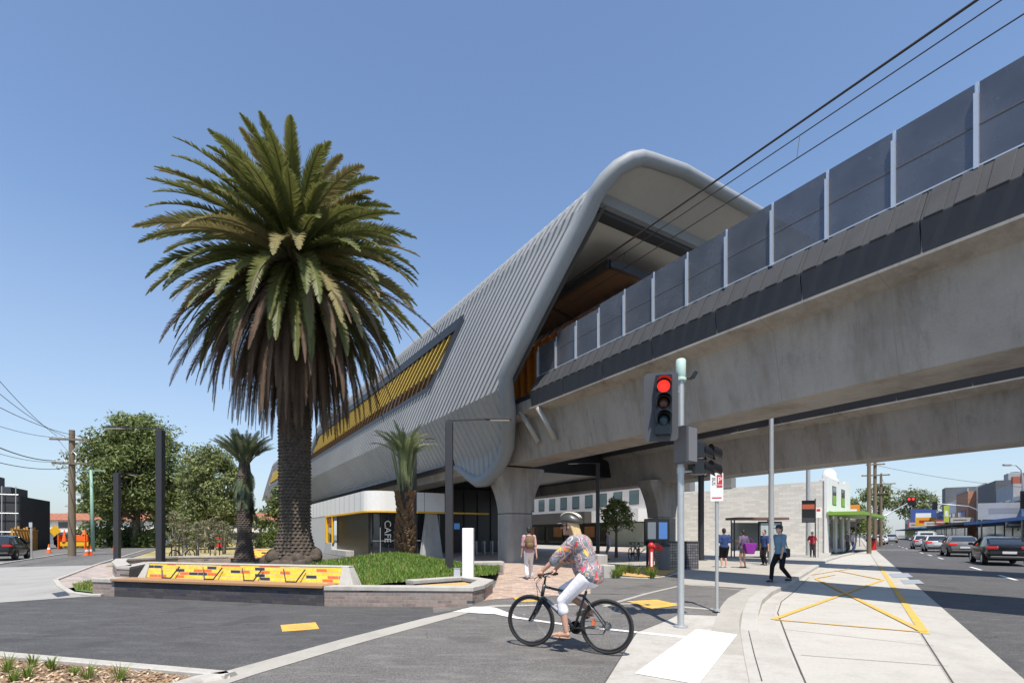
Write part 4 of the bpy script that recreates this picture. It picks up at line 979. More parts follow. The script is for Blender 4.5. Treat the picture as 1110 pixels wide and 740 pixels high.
# pedestrian box on the pole and two dark heads facing away
m = MB(); m.T = Matrix.Translation((sx(742),-.05,0)) @ Matrix.Rotation(R(38),4,'Z'); m.bbox(-.15,.15,-.13,.13,szz(503),szz(463),.012); m.build('signal_housing', M('box_grey', (.055,.056,.062), .5, .1, 3), ts)
m = MB(); m.T = Matrix.Translation((sx(742),-.05,0)) @ Matrix.Rotation(R(38),4,'Z'); m.box(-.12,.12,-.137,-.131,szz(501),szz(465)); m.build('housing_door', M('door_grey', (.17,.17,.185), .45, .06, 3), ts)
for (yy) in (487, 505):
    z = szz(yy); m = MB(); m.T = Matrix.Translation((sx(757),.10,0)) @ Matrix.Rotation(R(10),4,'Z'); m.bbox(-.10,.14,-.10,.12,z-.125,z+.125,.02)
    m.build('signal_housing', m_gloss, ts)
    for xx in (.10, .26):
        v = MB(); v.T = m.T; rg = []
        for xv in (0, .15): rg.append([(xx+xv, .115*math.cos(a), z+.0-(.06*(1 if xv else 0))+.115*math.sin(a)) for a in [R(-40+260*k/14) for k in range(15)]])
        v.loft(rg + [[(p[0], p[1]*1.05, z+(p[2]-z)*1.05) for p in r_] for r_ in rg[::-1]], closed=False, cap=False); v.build('visor', m_gloss, ts)
m = MB(); m.tube([(0,0,szz(511)),(sx(752),.05,szz(510)),(sx(768),.1,szz(513))], .016, 8).tube([(0,0,szz(476)),(sx(756),.05,szz(474))], .016, 8); m.lathe([(.066,0),(.066,.10)], 16, (0,0,szz(513))); m.build('bracket', m_galv, ts)
m = MB(); m.T = Matrix.Translation((sx(752),.0,szz(407))) @ Matrix.Rotation(R(30),4,'Y'); m.bbox(-.03,.03,-.06,.06,-.07,.07,.01); m.bar((0,0,-.06),(-.16,0,-.14),.02); m.build('sensor', m_gloss, ts)
# parking sign
sg = thing('parking_sign', 'white sign plate with red square on thin pole at the footpath edge', 'sign', G(777,661.5,zg(4.2,10.4)), R(-22))
MB().tube([(0,0,0),(0,0,2.64)], .032, 12).build('post', m_galv, sg, smooth=True, auto=40); MB().lathe([(.07,.0),(.07,.03)], 14).build('base_plate', m_galv, sg)
m = MB(); m.loft([rrect(-.115,.115,2.10,2.64,.02,-.046), rrect(-.115,.115,2.10,2.64,.02,-.038)]); m.build('sign_plate', m_white, sg)
MB().box(-.0,.098,-.05,-.0465,2.36,2.60).build('red_square', M('sign_red', (.55,.03,.05), .5, .05), sg)
text('sign_lettering', 'P', .15, m_white, sg, (.049,-.0515,2.50), (R(90),0,0), .001)
text('sign_lettering', 'BUS', .085, m_black, sg, (-.058,-.0475,2.48), (R(90),R(90),0), .001)
m = MB(); m.box(-.085,.085,-.0475,-.0468,2.15,2.175); m.build('red_arrow', MATS['sign_red'], sg)
text('sign_lettering', 'ZONE', .045, MATS['sign_red'], sg, (.049,-.0515,2.405), (R(90),0,0), .001).data.materials[0] = m_white
# white totem and little grey box by the planter
tt = thing('totem', 'plain white upright totem at the planter corner before the dark station entry', 'totem', G(507.5,626,.40), R(-8))
MB().bbox(-.145,.145,-.08,.08,0,1.32,.01).build('panel', M('totem_white', (.80,.80,.79), .35, .03, 1), tt); MB().box(-.15,.15,-.085,.085,-.05,.03).build('plinth', m_alu, tt)
sbx = thing('service_box', 'small grey service box at the foot of the white totem', 'service box', G(495.5,626,.40), 0)
MB().bbox(-.085,.085,-.06,.06,0,.24,.01).build('body', M('box_pale', (.42,.44,.47), .5, .05), sbx); MB().box(-.09,.09,-.065,.065,.245,.26).build('lid', m_alu, sbx)
def stone_seat(label, loc, rz, w, d, h, brick=True, grp='concrete block seats'):
    th = thing('block_seat', label, 'seat', loc, rz, grp); MB().bbox(0,w,0,d,0,h,.02).build('block', m_conc, th)
    if brick: MB().box(w*.45,w*.96,-.012,-.002,.06,h*.72).build('brick_inset', m_mbrick, th)
    return th
stone_seat('concrete block seat with brick inset left of the concrete pier', G(510,622.5,.1), R(12), 1.25, .6, .46)
stone_seat('tall concrete block seat immediately behind the cyclist', G(648,624,.1), R(24), .42, .9, .74, False)
stone_seat('low concrete block seat in front of the tall block behind the cyclist', G(655,627,.1), R(24), .45, .6, .44, False)
# garden strip with standpipe
sheet('gravel_bed', [(658,626),(700,618),(735,621.5),(722,627),(700,629.5)], .03, m_omulch)['kind'] = 'stuff'
kerbline('bed_kerb', [(655,628),(700,630.5),(724,627.5),(738,621.5)], .12, .13, m_conc)
rt = random.Random(14)
for i in range(22):
    px, py = 660+rt.random()*50, 621+rt.random()*6.5; l = G(px, py, .1); m = MB()
    for k in range(30):
        a = rt.uniform(0,6.28); h = rt.uniform(.18,.42); ln = rt.uniform(.06,.26); d = Vector((math.cos(a),math.sin(a),0)); w_ = Vector((-d.y,d.x,0))*.010
        m.add([-w_, w_, d*ln*.5+Vector((0,0,h*.8))+w_, d*ln+Vector((0,0,h)), d*ln*.5+Vector((0,0,h*.8))-w_], [(0,1,2,3,4)])
    o = m.build('grass_clump', MATS['tuft_green']); o.location = l
    tag(o, 'yellow green grass clump in the gravel bed beside the red standpipe', 'grass clump', 'grass clumps in the gravel bed')
sp = thing('standpipe', 'bright red standpipe with hose outlet in the gravel bed before the dark pier', 'standpipe', G(706,624.5,.1), R(-8))
MB().tube([(0,0,.1),(0,0,1.0)], .085, 14).build('column', m_red, sp, smooth=True, auto=40); MB().lathe([(.09,0),(.09,.12)], 14).build('foot', m_black, sp)
m = MB(); m.tube([(-.05,0,1.03),(.30,0,1.03)], .085, 12).tube([(.26,0,1.05),(.30,-.02,1.0),(.31,-.02,.9)], .075, 10); m.sphere((0,0,1.06), .12, 12, 8); m.build('head', m_red, sp, smooth=True)
m = MB(); m.box(-.03,.03,-.09,-.084,.35,.85); m.build('label_strip', m_white, sp)
# information screens, bins, planters by the second pier
sc_ = thing('information_screen', 'black information board with two lit screens before the dark pier', 'information board', G(712,614,.1), R(8))
MB().bbox(-.58,.58,-.07,.07,.95,2.15,.015).build('board', m_gloss, sc_)
for s in (-.45,.45): MB().box(s-.04,s+.04,-.04,.04,0,.96).build('leg', m_black, sc_)
MB().box(-.46,-.08,-.078,-.071,1.25,2.0).build('screen', emis('screen_grey', (.30,.35,.40), .2), sc_); MB().box(.06,.46,-.078,-.071,1.25,2.0).build('screen', emis('screen_blue', (.12,.30,.75), .25), sc_)
def cage(label, px, py, w, h, mt):
    th = thing('tiled_planter', label, 'planter', G(px, py, .1), R(14), 'planters by the dark pier'); MB().box(-w/2,w/2,0,.8,0,h).build('box', mt, th); MB().box(-w/2-.02,w/2+.02,-.02,.82,h+.001,h+.05).build('rim', m_fascia, th)
gab = brickmat('gabion', [(0,(.40,.35,.27)),(.4,(.30,.26,.20)),(.8,(.46,.41,.33))], (.07,.06,.05), .11, .11, .012, offset=0)
cage('pale gridded planter box immediately left of the signal pole', 729, 617, .72, 1.12, gab)
cage('dark gridded planter box immediately right of the signal pole', 751, 617, .55, 1.12, brickmat('gabion_dark', [(0,(.10,.10,.11)),(.5,(.15,.15,.16))], (.03,.03,.03), .11, .11, .012, offset=0))
bn_ = thing('bin', 'grey rubbish bin beside the red standpipe', 'bin', G(720,618,.1), R(8)); MB().lathe([(.2,0),(.24,.05),(.24,.95),(.2,1.0)], 16).build('body', M('bin_grey', (.12,.125,.13), .5), bn_); MB().lathe([(.26,1.0),(.26,1.05),(.1,1.12)], 16).build('lid', m_black, bn_)
# tree in the square
tree('broadleaf_tree', 'small round tree under the viaducts, left of the dark pier', G(668,604,.1), 3.75, 2.6, 1.9, 81, 2600, .10, 14, [LEAF[1],LEAF[2],LEAF[0]], base=.52)
# bus shelter and stop
bs = thing('bus_shelter', 'glass bus shelter with dark roof and pale poster panel before the white wall', 'bus shelter', G(796,604,.1), R(3))
MB().bbox(-.35,2.9,-1.1,.5,2.35,2.5,.02).build('roof', M('shelter_roof', (.16,.09,.075), .5), bs)
for x in (0,2.4):
    for y in (-.0,.4): MB().box(x-.03,x+.03,y-.03,y+.03,0,2.35).build('post', m_fascia, bs)
f = MB().box(1.1,2.55,-.9,-.78,.5,2.25).build('poster_frame', m_black, bs); MB().box(1.2,2.45,-.915,-.905,.62,2.15).build('poster', M('poster_pale', (.38,.44,.45), .2, .15, 1.0), f)
MB().box(.05,2.35,.38,.4,.4,2.2).build('glass_back', M('glass_pale', (.30,.34,.33), .1, .05), bs); MB().box(.1,1.0,.0,.3,.42,.47).build('seat', m_alu, bs)
MB().box(1.2,1.28,-.86,-.80,0,.5).build('leg', m_fascia, bs); MB().box(2.37,2.45,-.86,-.80,0,.5).build('leg', m_fascia, bs)
MB().box(.05,.95,-.02,-.0,1.0,1.12).build('yellow_strip', m_yel, bs)
st_ = thing('bus_stop_sign', 'bus stop flag with dark red and grey panel beside a small white plate', 'sign', G(882,604,.1), R(-20))
MB().box(.06,.12,-.03,.03,0,3.7).build('post', m_black, st_); MB().box(-.66,.06,-.02,.02,2.2,3.6).build('flag_panel', m_gloss, st_); MB().box(-.64,.04,-.025,-.021,3.05,3.35).build('orange_band', M('band_orange', (.42,.10,.05), .5), st_)
MB().box(-.64,.04,-.025,-.021,2.25,2.5).build('grey_band', m_fascia, st_)
s2 = thing('parking_sign', 'small white sign plate just right of the bus stop flag', 'sign', G(887,604,.1), R(-20)); MB().tube([(0,0,0),(0,0,3.2)], .03, 8).build('post', m_galv, s2); MB().box(-.18,.18,-.05,-.04,2.5,3.15).build('sign_plate', m_white, s2)
MB().box(-.1,.1,-.055,-.051,2.9,3.05).build('red_square', MATS['sign_red'], s2)
# ---------------------------------------------------------------- poles and wires on the left street
def utility_pole(label, loc, h, r0, arms, grp, mat=m_pole, az=0, cat='utility pole'):
    th = thing('utility_pole', label, cat, loc, az, grp); MB().tube([(0,0,0),(0,0,h)], [r0, r0*.72], 12).build('shaft', mat, th, smooth=True, auto=40)
    for z, w in arms:
        c = MB().box(-w/2,w/2,-.20-.06,-.20+.05,z-.06,z+.06).build('crossarm', mat, th)
        n = 4; 
        for k in range(n):
            x = -w/2+.1+k*(w-.2)/(n-1); i = MB().lathe([(.02,0),(.06,.06),(.03,.1),(.055,.16),(.02,.2)], 8, (x,-.2,z+.06)).build('insulator', m_white, c)
    return th
up = G(78,602.5)
p = utility_pole('wooden utility pole with two crossarms beside the orange barrier', (up.x,up.y,0), 9.0, .24, [(8.3,2.6),(6.6,2.3)], 'wooden utility poles', az=R(8))
m = MB()
for s in (-1,1): m.bar((s*.05,-.15,7.3),(s*.75,-.2,8.25),.05).tube([(s*.6,-.2,7.6),(s*.45,-.2,7.2),(s*.1,-.1,7.5)], .04, 6)
m.build('stay', m_galv, p)
gp = G(101,597.5); g_ = thing('street_pole', 'pale green street pole right of the wooden utility pole', 'street pole', (gp.x,gp.y,0), 0)
MB().tube([(0,0,0),(-.2,0,7.4)], [.16,.11], 12).build('shaft', m_green, g_, smooth=True); MB().bar((-1.2,0,7.3),(1.0,0,7.35),.08).build('crossarm', m_green, g_)
A = Vector((up.x,up.y,0))
def at(x, y, D): return Vector(((x-CX)/F*D, D, EYE-(y-HY)/F*D))
for i, (x0_, y0_, D0, dz_, dx_, r) in enumerate([(-40,365,22,8.55,-.9,.016),(-40,392,22,8.5,-.3,.016),(-40,420,22,8.5,.9,.018),(-40,448,22,8.45,.3,.014),(-40,466,22,6.8,-1.0,.030),(-40,478,22,6.75,-.4,.014),(-40,490,22,6.3,0,.02)]):
    wire([at(x0_,y0_,D0), A+Vector((dx_,-.2,dz_))], r, 'power_line', ['top','second','third','fourth','thick dark fifth','sixth','lowest'][i]+' power line coming to the wooden utility pole from the left', 'power lines on the left', 'power line', m_wire, .35)
wire([A+Vector((.9,-.2,8.5)), Vector((gp.x-.6,gp.y,7.4)), at(170,560,95)], .014, 'power_line', 'thin power line running on from the wooden pole past the green pole', 'power lines on the left', 'power line', m_wire, .3)
wire([A+Vector((.3,-.2,6.7)), Vector((gp.x+.3,gp.y,5.6)), at(150,575,95)], .014, 'power_line', 'lower thin power line running on past the green pole', 'power lines on the left', 'power line', m_wire, .3)
# road works
def cone(label, px, py, h=.75):
    l = G(px, py); th = thing('traffic_cone', label, 'traffic cone', l, 0, 'traffic cones at the road works'); MB().box(-.19,.19,-.19,.19,0,.04).build('base', m_orange, th)
    MB().lathe([(.15,.04),(.035,h)], 14).build('cone', m_orange, th, smooth=True, auto=50); MB().lathe([(.115,.30),(.085,.45)], 14, cap=False).build('band', m_white, th)
cone('orange cone with white band right of the orange barrier', 98, 601.5); cone('small red cone touching the barrier end', 94, 602, .6); cone('orange cone left of the yellow diamond sign', 53, 599); cone('orange cone far along the side street by the trees', 124, 596, 1.1)
rb = thing('road_barrier', 'orange and yellow road works barrier behind the wooden utility pole', 'barrier', G(80,594.7), R(10))
m = MB(); m.bbox(-1.5,1.4,-.08,.08,.3,.75,.02); m.build('yellow_board', m_yel, rb); m = MB(); m.bbox(.1,1.35,-.12,.02,.80,1.5,.03); m.build('orange_board', m_orange, rb)
for x in (-1.3,0,1.2): MB().box(x-.05,x+.05,-.3,.3,0,1.5).build('leg', m_orange, rb)
m = MB(); m.lathe([(.22,1.66),(.03,2.2)], 12, (1.0,0,-.1)).lathe([(.22,.8),(.03,2.1)], 12, (-.9,0,0)); m.build('cone_top', m_orange, rb)
ys = thing('warning_sign', 'yellow diamond warning sign beside the round green bush', 'sign', G(60,593), R(5)); MB().tube([(0,0,0),(0,0,2.4)], .04, 8).build('post', m_galv, ys)
m = MB(); m.T = Matrix.Translation((0,-.06,2.0)) @ Matrix.Rotation(R(45),4,'Y'); m.box(-.5,.5,-.01,.01,-.5,.5); m.build('diamond_plate', m_yel, ys)
ks = thing('kerb_sign', 'small grey signpost standing before the orange hoarding', 'signpost', G(34,606), 0); MB().tube([(0,0,0),(0,0,2.3)], .05, 8).build('post', m_galv, ks); MB().box(-.1,.1,-.06,-.05,2.0,2.3).build('plate', m_alu, ks)
rbx = thing('post_box', 'small red post box on the lawn left of the medium palm', 'post box', G(238.5,597), 0); MB().bbox(-.28,.28,-.25,.25,.4,1.3,.04).build('body', m_red, rbx); MB().box(-.1,.1,-.1,.1,0,.4).build('leg', m_black, rbx)
# ---------------------------------------------------------------- bicycles
m_tyre = M('tyre_rubber', (.018,.018,.018), .8, .2, 6); m_rim = M('rim_dark', (.05,.05,.055), .35, .1, 4, metal=.5); m_frameb = M('bike_frame', (.035,.04,.045), .3, .1, 3, spec=.6); m_chrome = M('chrome', (.55,.56,.57), .25, .05, 4, metal=.9)
def wheel(parent, c, r=.335, name='wheel'):
    n = 40; m = MB()
    def ring(rr, tube, nn=8):
        return [[(c[0]+(rr+tube*math.cos(b_))*math.cos(2*math.pi*k/n), c[1]+tube*math.sin(b_), c[2]+(rr+tube*math.cos(b_))*math.sin(2*math.pi*k/n)) for b_ in [2*math.pi*j/nn for j in range(nn)]] for k in range(n)]
    def torus(rr, t, nn=8):
        g = ring(rr, t, nn); q = MB(); q.loft(g+[g[0]], True, False); return q
    w = MB().tube([(c[0],c[1]-.05,c[2]),(c[0],c[1]+.05,c[2])], .022, 10).build('wheel', m_chrome, parent)
    torus(r, .021).build('tyre', m_tyre, w, smooth=True); torus(r-.032, .012, 6).build('rim', m_rim, w, smooth=True)
    sp_ = MB()
    for k in range(28):
        a = 2*math.pi*k/28; s = (-1)**k; sp_.tube([(c[0]+.02*math.cos(a+s*1.2),c[1]+s*.025,c[2]+.02*math.sin(a+s*1.2)),(c[0]+(r-.035)*math.cos(a),c[1],c[2]+(r-.035)*math.sin(a))], .0018, 3, False)
    sp_.build('spokes', m_chrome, w); return w
def bicycle(label, loc, rz, group=None, accent=None):
    """bicycle pointing to local +X, rear axle above the origin"""
    b = thing('bicycle', label, 'bicycle', loc, rz, group); RA_, FA = (0,0,.356), (1.075,0,.356); BBk = (.44,0,.30); ST = (.27,0,.80); HT = (.87,0,.86); HB_ = (.905,0,.70)
    wheel(b, RA_); wheel(b, FA)
    m = MB(); m.tube([BBk, ST], .017, 10).tube([(.30,0,.73), (.875,0,.83)], .018, 10).tube([BBk, HB_], .023, 10).tube([HT, HB_], .025, 10)
    for s in (-1,1): m.tube([RA_[:1]+(s*.06,)+RA_[2:], (BBk[0],s*.03,BBk[2])], .010, 8).tube([(0,s*.06,.356), (.30,s*.022,.72)], .009, 8)
    m.build('frame', m_frameb, b, smooth=True)
    if accent: MB().tube([(.50,0,.372),(.82,0,.64)], .0245, 10).build('decal', accent, b, smooth=True)
    m = MB(); m.tube([(.90,-.055,.64),(.90,.055,.64)], .03, 8)
    for s in (-1,1): m.tube([(.91,s*.055,.66),(.985,s*.06,.50),(1.075,s*.055,.356)], [.022,.020,.014], 8)
    m.build('fork', m_gloss, b, smooth=True)
    m = MB(); m.tube([(.87,0,.86),(.855,0,.95),(.90,0,.985)], .016, 8).tube([(.80,.30,.985),(.87,.15,1.0),(.90,0,.985),(.87,-.15,1.0),(.80,-.30,.985)], .013, 8); m.build('handlebar', m_gloss, b, smooth=True)
    m = MB()
    for s in (-1,1): m.tube([(.86,s*.17,.998),(.80,s*.30,.985)], .018, 8).tube([(.86,s*.16,.99),(.93,s*.17,.955),(.90,s*.26,.94)], .006, 5)
    m.build('grip', m_tyre, b, smooth=True)
    m = MB(); m.tube([(.90,.05,.97),(.99,.02,.88),(.93,0,.74)], .004, 5).tube([(.90,-.05,.97),(1.0,-.02,.86),(.98,-.05,.62)], .004, 5); m.build('cable', m_tyre, b)
    MB().tube([ST, (.235,0,.90)], .013, 8).build('seat_post', m_chrome, b)
    m = MB(); m.loft([[(x,-w_,.90+z),(x,w_,.90+z),(x,w_*.8,.94+z),(x,-w_*.8,.94+z)] for x, w_, z in ((.08,.06,.02),(.12,.085,.015),(.2,.07,.0),(.28,.03,0),(.36,.018,-.005))]); m.build('saddle', m_tyre, b, bevel=.012)
    m = MB(); n = 22; m.lathe([(.085,-.003),(.085,.003)], n); 
    cr = MB(); cr.T = Matrix.Translation((BBk[0],-.055,BBk[2])) @ Matrix.Rotation(R(90),4,'X'); cr.lathe([(.088,-.003),(.088,.003)], 26); cr.T = Matrix.Identity(4)
    cr.bar((BBk[0],-.075,BBk[2]),(BBk[0]-.115,-.075,BBk[2]+.125),.022,.015).bar((BBk[0],.075,BBk[2]),(BBk[0]+.115,.075,BBk[2]-.125),.022,.015); cr.build('crank', m_gloss, b)
    for px_, py_, pz_ in ((BBk[0]-.115,-.135,BBk[2]+.13),(BBk[0]+.115,.135,BBk[2]-.13)): MB().bbox(px_-.045,px_+.045,py_-.05,py_+.05,pz_-.012,pz_+.012,.006).build('pedal', m_gloss, b)
    m = MB(); m.T = Matrix.Translation((0,-.05,.356)) @ Matrix.Rotation(R(90),4,'X'); m.lathe([(.055,-.012),(.03,.015)], 18); m.T = Matrix.Identity(4); m.bar((.02,-.06,.32),(.06,-.06,.25),.03,.015); m.build('derailleur', m_gloss, b)
    m = MB(); m.tube([(.0,-.052,.41),(.44,-.055,.385)], .004, 4).tube([(.06,-.06,.24),(.44,-.055,.213)], .004, 4); m.build('chain', m_tyre, b)
    m = MB(); m.tube([(.9,.0,.50),(.985,-.07,.47),(1.03,-.07,.42)], .004, 4); 
    for i in range(1):
        MB().box(.155,.185,-.012,.012,.355,.44).build('reflector', m_orange, b)
    return b
Rr, Fr = Vector((1.215, 6.58, .012)), Vector((.245, 7.08, .012)); bd_ = (Fr-Rr); brz = math.atan2(bd_.y, bd_.x)
bike = bicycle('black bicycle ridden by the woman in the patterned shirt', Rr, brz, 'bicycles', M('decal_pale', (.30,.31,.33), .4))
bl = lambda x, y, z: Vector((x, y, z))
for i, (px, py, a, lab) in enumerate([(636,609,R(70),'parked bicycle leftmost in the square under the viaduct'),(683,607,R(60),'parked bicycle left of the information board'),(692,607.5,R(75),'parked bicycle nearest the information board'),(189,609.5,R(80),'bicycle standing by the rounded low wall near the black lamp post')]):
    dup(bike, G(px, py, .1 if i < 3 else .03), a, lab, 'bicycles')

# ---------------------------------------------------------------- people
def blob(name, prims, voxel, mat, parent, smooth_it=4, mats=None):
    """one continuous surface grown over tapered limbs ('c', p, r, q, s) and ellipsoids ('e', centre, radii[, matrix])"""
    m = MB()
    for q in prims:
        if q[0] == 'c':
            _, a, ra, b_, rb = q; a, b_ = Vector(a), Vector(b_); m.tube([a, b_], [ra, rb], 12); m.sphere(a, ra*1.0, 12, 8); m.sphere(b_, rb*1.0, 12, 8)
        else:
            mt = q[3] if len(q) > 3 else None; m.T = Matrix.Translation(Vector(q[1])) @ (mt.to_4x4() if mt else Matrix.Identity(4)); m.sphere((0,0,0), q[2], 16, 12); m.T = Matrix.Identity(4)
    o = m.build(name, mat, parent)
    r_ = o.modifiers.new('r', 'REMESH'); r_.mode = 'VOXEL'; r_.voxel_size = voxel
    s_ = o.modifiers.new('s', 'SMOOTH'); s_.iterations = smooth_it; s_.factor = .5
    bake(o); o.data.polygons.foreach_set('use_smooth', [True]*len(o.data.polygons)); return o
def ik(a, b_, l1, l2, hint):
    """middle joint of a two-bone limb"""
    a, b_ = Vector(a), Vector(b_); d = b_-a; L_ = min(d.length, (l1+l2)*.999); d.normalize(); x = (l1*l1-l2*l2+L_*L_)/(2*L_); h = math.sqrt(max(0, l1*l1-x*x)); hv = Vector(hint); hv = (hv-d*hv.dot(d)).normalized(); return a+d*x+hv*h
def person(label, loc, rz, H=1.72, pose='stand', skin=None, top=None, legs=None, shoes=None, hair=None, hairlong=False, cap=None, bag=None, legtype='long', sleeve='short', voxel=.02, stride=.0, arms=None, group=None, lean=0.0, headturn=0, seed=0, build_=1.0):
    """local +X is the direction faced"""
    th = thing('person', label, 'person', loc, rz, group); k = H/1.75; w = build_
    V = lambda x, y, z: Vector((x*k, y*k, z*k))
    skin = skin or m_skin; hip = V(0,0,.94-.03*abs(stride)); chest = V(.02+lean,0,1.30); neck = V(.03+lean*1.3,0,1.48); head = V(.05+lean*1.5,0,1.63)
    ft = [(V(stride*.34,-.09,.085)), (V(-stride*.34,.09,.085+ (.05 if stride else 0)))]
    kn = []; B = [];
    hips = [hip+V(0,-.085*w,-.02), hip+V(0,.085*w,-.02)]
    for i in (0,1):
        kn.append(ik(hips[i], ft[i], .44*k, .43*k, (1,0,0)))
    sh = [chest+V(0,-.17*w,.12), chest+V(0,.17*w,.12)]
    arms = arms or [(.02-stride*.18,-.24,.80), (.02+stride*.18,.24,.80)]
    hd = [V(*a) for a in arms]; el = [ik(sh[i], hd[i], .29*k, .26*k, (-1,(-.4,.4)[i],-.2)) for i in (0,1)]
    for i in (0,1):
        B += [('c', hips[i], .083*k*w, kn[i], .055*k), ('c', kn[i], .053*k, ft[i], .036*k), ('c', ft[i], .036*k, ft[i]+V(.10,0,-.05), .03*k), ('c', sh[i], .052*k, el[i], .041*k), ('c', el[i], .040*k, hd[i], .028*k)]
        d = (hd[i]-el[i]).normalized(); side = Vector((0,1,0)) if abs(d.y) < .9 else Vector((1,0,0)); fw = d.cross(side).normalized()
        pm = hd[i]+d*.05*k; B += [('e', hd[i]+d*.045*k, (.042*k,.022*k,.048*k))]
        for j in range(4):
            o = fw*(j-1.5)*.019*k; l = (.07,.08,.075,.058)[j]*k; B.append(('c', pm+o+d*.02*k, .0105*k, pm+o+d*l*.6+side*(.01 if i else -.01)*-1*k, .0095*k)); B.append(('c', pm+o+d*l*.6, .0095*k, pm+o*.9+d*l+side*(-.02 if i else .02)*k, .008*k))
        B.append(('c', pm+fw*.03*k-d*.02*k, .012*k, pm+fw*.055*k+d*.02*k, .010*k))
    B += [('c', hip, .12*k*w, chest, .13*k*w), ('e', chest+V(0,0,.03), (.115*k*w,.18*k*w,.14*k)), ('e', hip, (.12*k*w,.16*k*w,.12*k)), ('c', neck-V(0,0,.06), .056*k, head-V(.02,0,.06), .052*k)]
    fwd = Vector((math.cos(headturn), math.sin(headturn), 0)); sdv = Vector((-fwd.y, fwd.x, 0)); RT = Matrix((fwd, sdv, Vector((0,0,1)))).transposed()
    hp = lambda x, y, z: head + (fwd*x + sdv*y + Vector((0,0,z)))*k
    B += [('e', hp(0,0,.015), (.098*k,.076*k,.112*k), RT), ('e', hp(.03,0,-.055), (.066*k,.056*k,.062*k), RT), ('c', hp(.090,0,.012), .013*k, hp(.116,0,-.020), .016*k), ('e', hp(.086,0,-.062), (.018*k,.026*k,.010*k), RT), ('e', hp(.074,0,-.095), (.024*k,.026*k,.02*k), RT)]
    for s in (-1,1): B += [('e', hp(-.005,s*.078,-.005), (.02*k,.012*k,.034*k), RT), ('e', hp(.082,s*.034,.034), (.016*k,.024*k,.009*k), RT)]
    blob('body', B, min(voxel, .016), skin, th, 2)
    m = MB()
    for s in (-1,1): m.sphere(hp(.088,s*.033,.014), .0115*k, 8, 6)
    m.build('eyes', m_dark, th)
    T = [('c', hip+V(0,0,.02), .135*k*w, chest, .145*k*w), ('e', chest+V(0,0,.03), (.13*k*w,.195*k*w,.155*k)), ('e', hip+V(0,0,.0), (.138*k*w,.178*k*w,.12*k)), ('c', chest+V(0,0,.12), .07*k, neck-V(0,0,.03), .064*k)]
    for i in (0,1):
        T.append(('c', sh[i], .068*k, (el[i] if sleeve != 'none' else sh[i].lerp(el[i], .3)), .06*k))
        if sleeve == 'long': T.append(('c', el[i], .056*k, hd[i], .043*k))
    blob('shirt', T, voxel, top, th, 3)
    P = [('e', hip-V(0,0,.03), (.132*k*w,.172*k*w,.13*k))]
    for i in (0,1):
        P.append(('c', hips[i], .098*k*w, kn[i].lerp(hips[i], .0 if legtype != 'mini' else .5), .072*k))
        if legtype == 'long': P.append(('c', kn[i], .070*k, ft[i]+V(0,0,.03), .058*k))
        if legtype == 'wideshort': P.append(('c', hips[i], .10*k*w, kn[i], .095*k))
    blob('trousers', P, voxel, legs, th, 3)
    S = []
    for i in (0,1): S += [('e', ft[i]+V(.05,0,-.045), (.135*k,.05*k,.042*k)), ('c', ft[i]+V(-.01,0,-.01), .046*k, ft[i]+V(.0,0,-.045), .048*k)]
    m = MB()
    for q in S:
        if q[0] == 'e': m.sphere(q[1], q[2], 12, 8)
        else: m.tube([q[1], q[3]], [q[2], q[4]], 10)
    m.build('shoes', shoes or m_black, th, smooth=True)
    if hair:
        Hh = [('e', hp(-.018,0,.035), (.098*k,.088*k,.105*k), RT), ('e', hp(-.05,0,-.02), (.065*k,.080*k,.08*k), RT)]
        if hairlong: Hh += [('c', hp(-.07,0,.0), .07*k, hp(-.11,0,-.22), .05*k)]
        Hh += []
        blob('hair', Hh, voxel*.8, hair, th, 2)
    if cap:
        m = MB(); m.T = Matrix.Translation(hp(-.01,0,.05)) @ RT.to_4x4(); m.sphere((0,0,.02), (.112*k,.096*k,.085*k), 14, 8); m.loft([[(.07*k,-.08*k,.005),(.07*k,.08*k,.005),(.07*k,.08*k,.015),(.07*k,-.08*k,.015)],[(.19*k,-.05*k,-.015),(.19*k,.05*k,-.015),(.19*k,.05*k,-.005),(.19*k,-.05*k,-.005)]]); m.build('cap', cap, th, smooth=True)
    if bag == 'backpack':
        bt = thing('x','','') if 0 else None
        m = MB(); m.bbox(-.30*k,-.13*k,-.15*k,.15*k,1.02*k,1.46*k,.05*k); m.bbox(-.36*k,-.29*k,-.11*k,.11*k,1.05*k,1.25*k,.03*k)
        for s in (-1,1): m.tube([(-.14*k,s*.10*k,1.44*k),(.06*k,s*.11*k,1.47*k),(.14*k,s*.11*k,1.30*k),(-.12*k,s*.13*k,1.08*k)], .02*k, 6)
        o = m.build('backpack', M('backpack_tan', (.16,.10,.05), .8, .35, 8), None, smooth=True); o.location = th.location; o.rotation_euler = th.rotation_euler; tag(o, 'tan and dark backpack worn by the person walking to the pier', 'backpack')
    return th
C = lambda n, c, var=.18, sc_=8: M('cloth_'+n, c, .9, var, sc_, bmp=.7, bscale=9, spec=.2)
def P_(x, y, z=.1): return G(x, y, z)
hair_d, hair_b = M('hair_dark', (.02,.015,.012), .6, .3, 20), M('hair_blonde', (.55,.40,.20), .55, .35, 14, stretch=(8,8,1))
person('person in pink shirt and white trousers with a backpack, walking to the pier', P_(573.5,627.5), R(96), 1.70, skin=m_skin, top=C('pink', (.52,.30,.33)), legs=C('white', (.70,.68,.68)), hair=hair_d, bag='backpack', stride=.55, voxel=.018, shoes=C('shoe', (.35,.33,.32)))
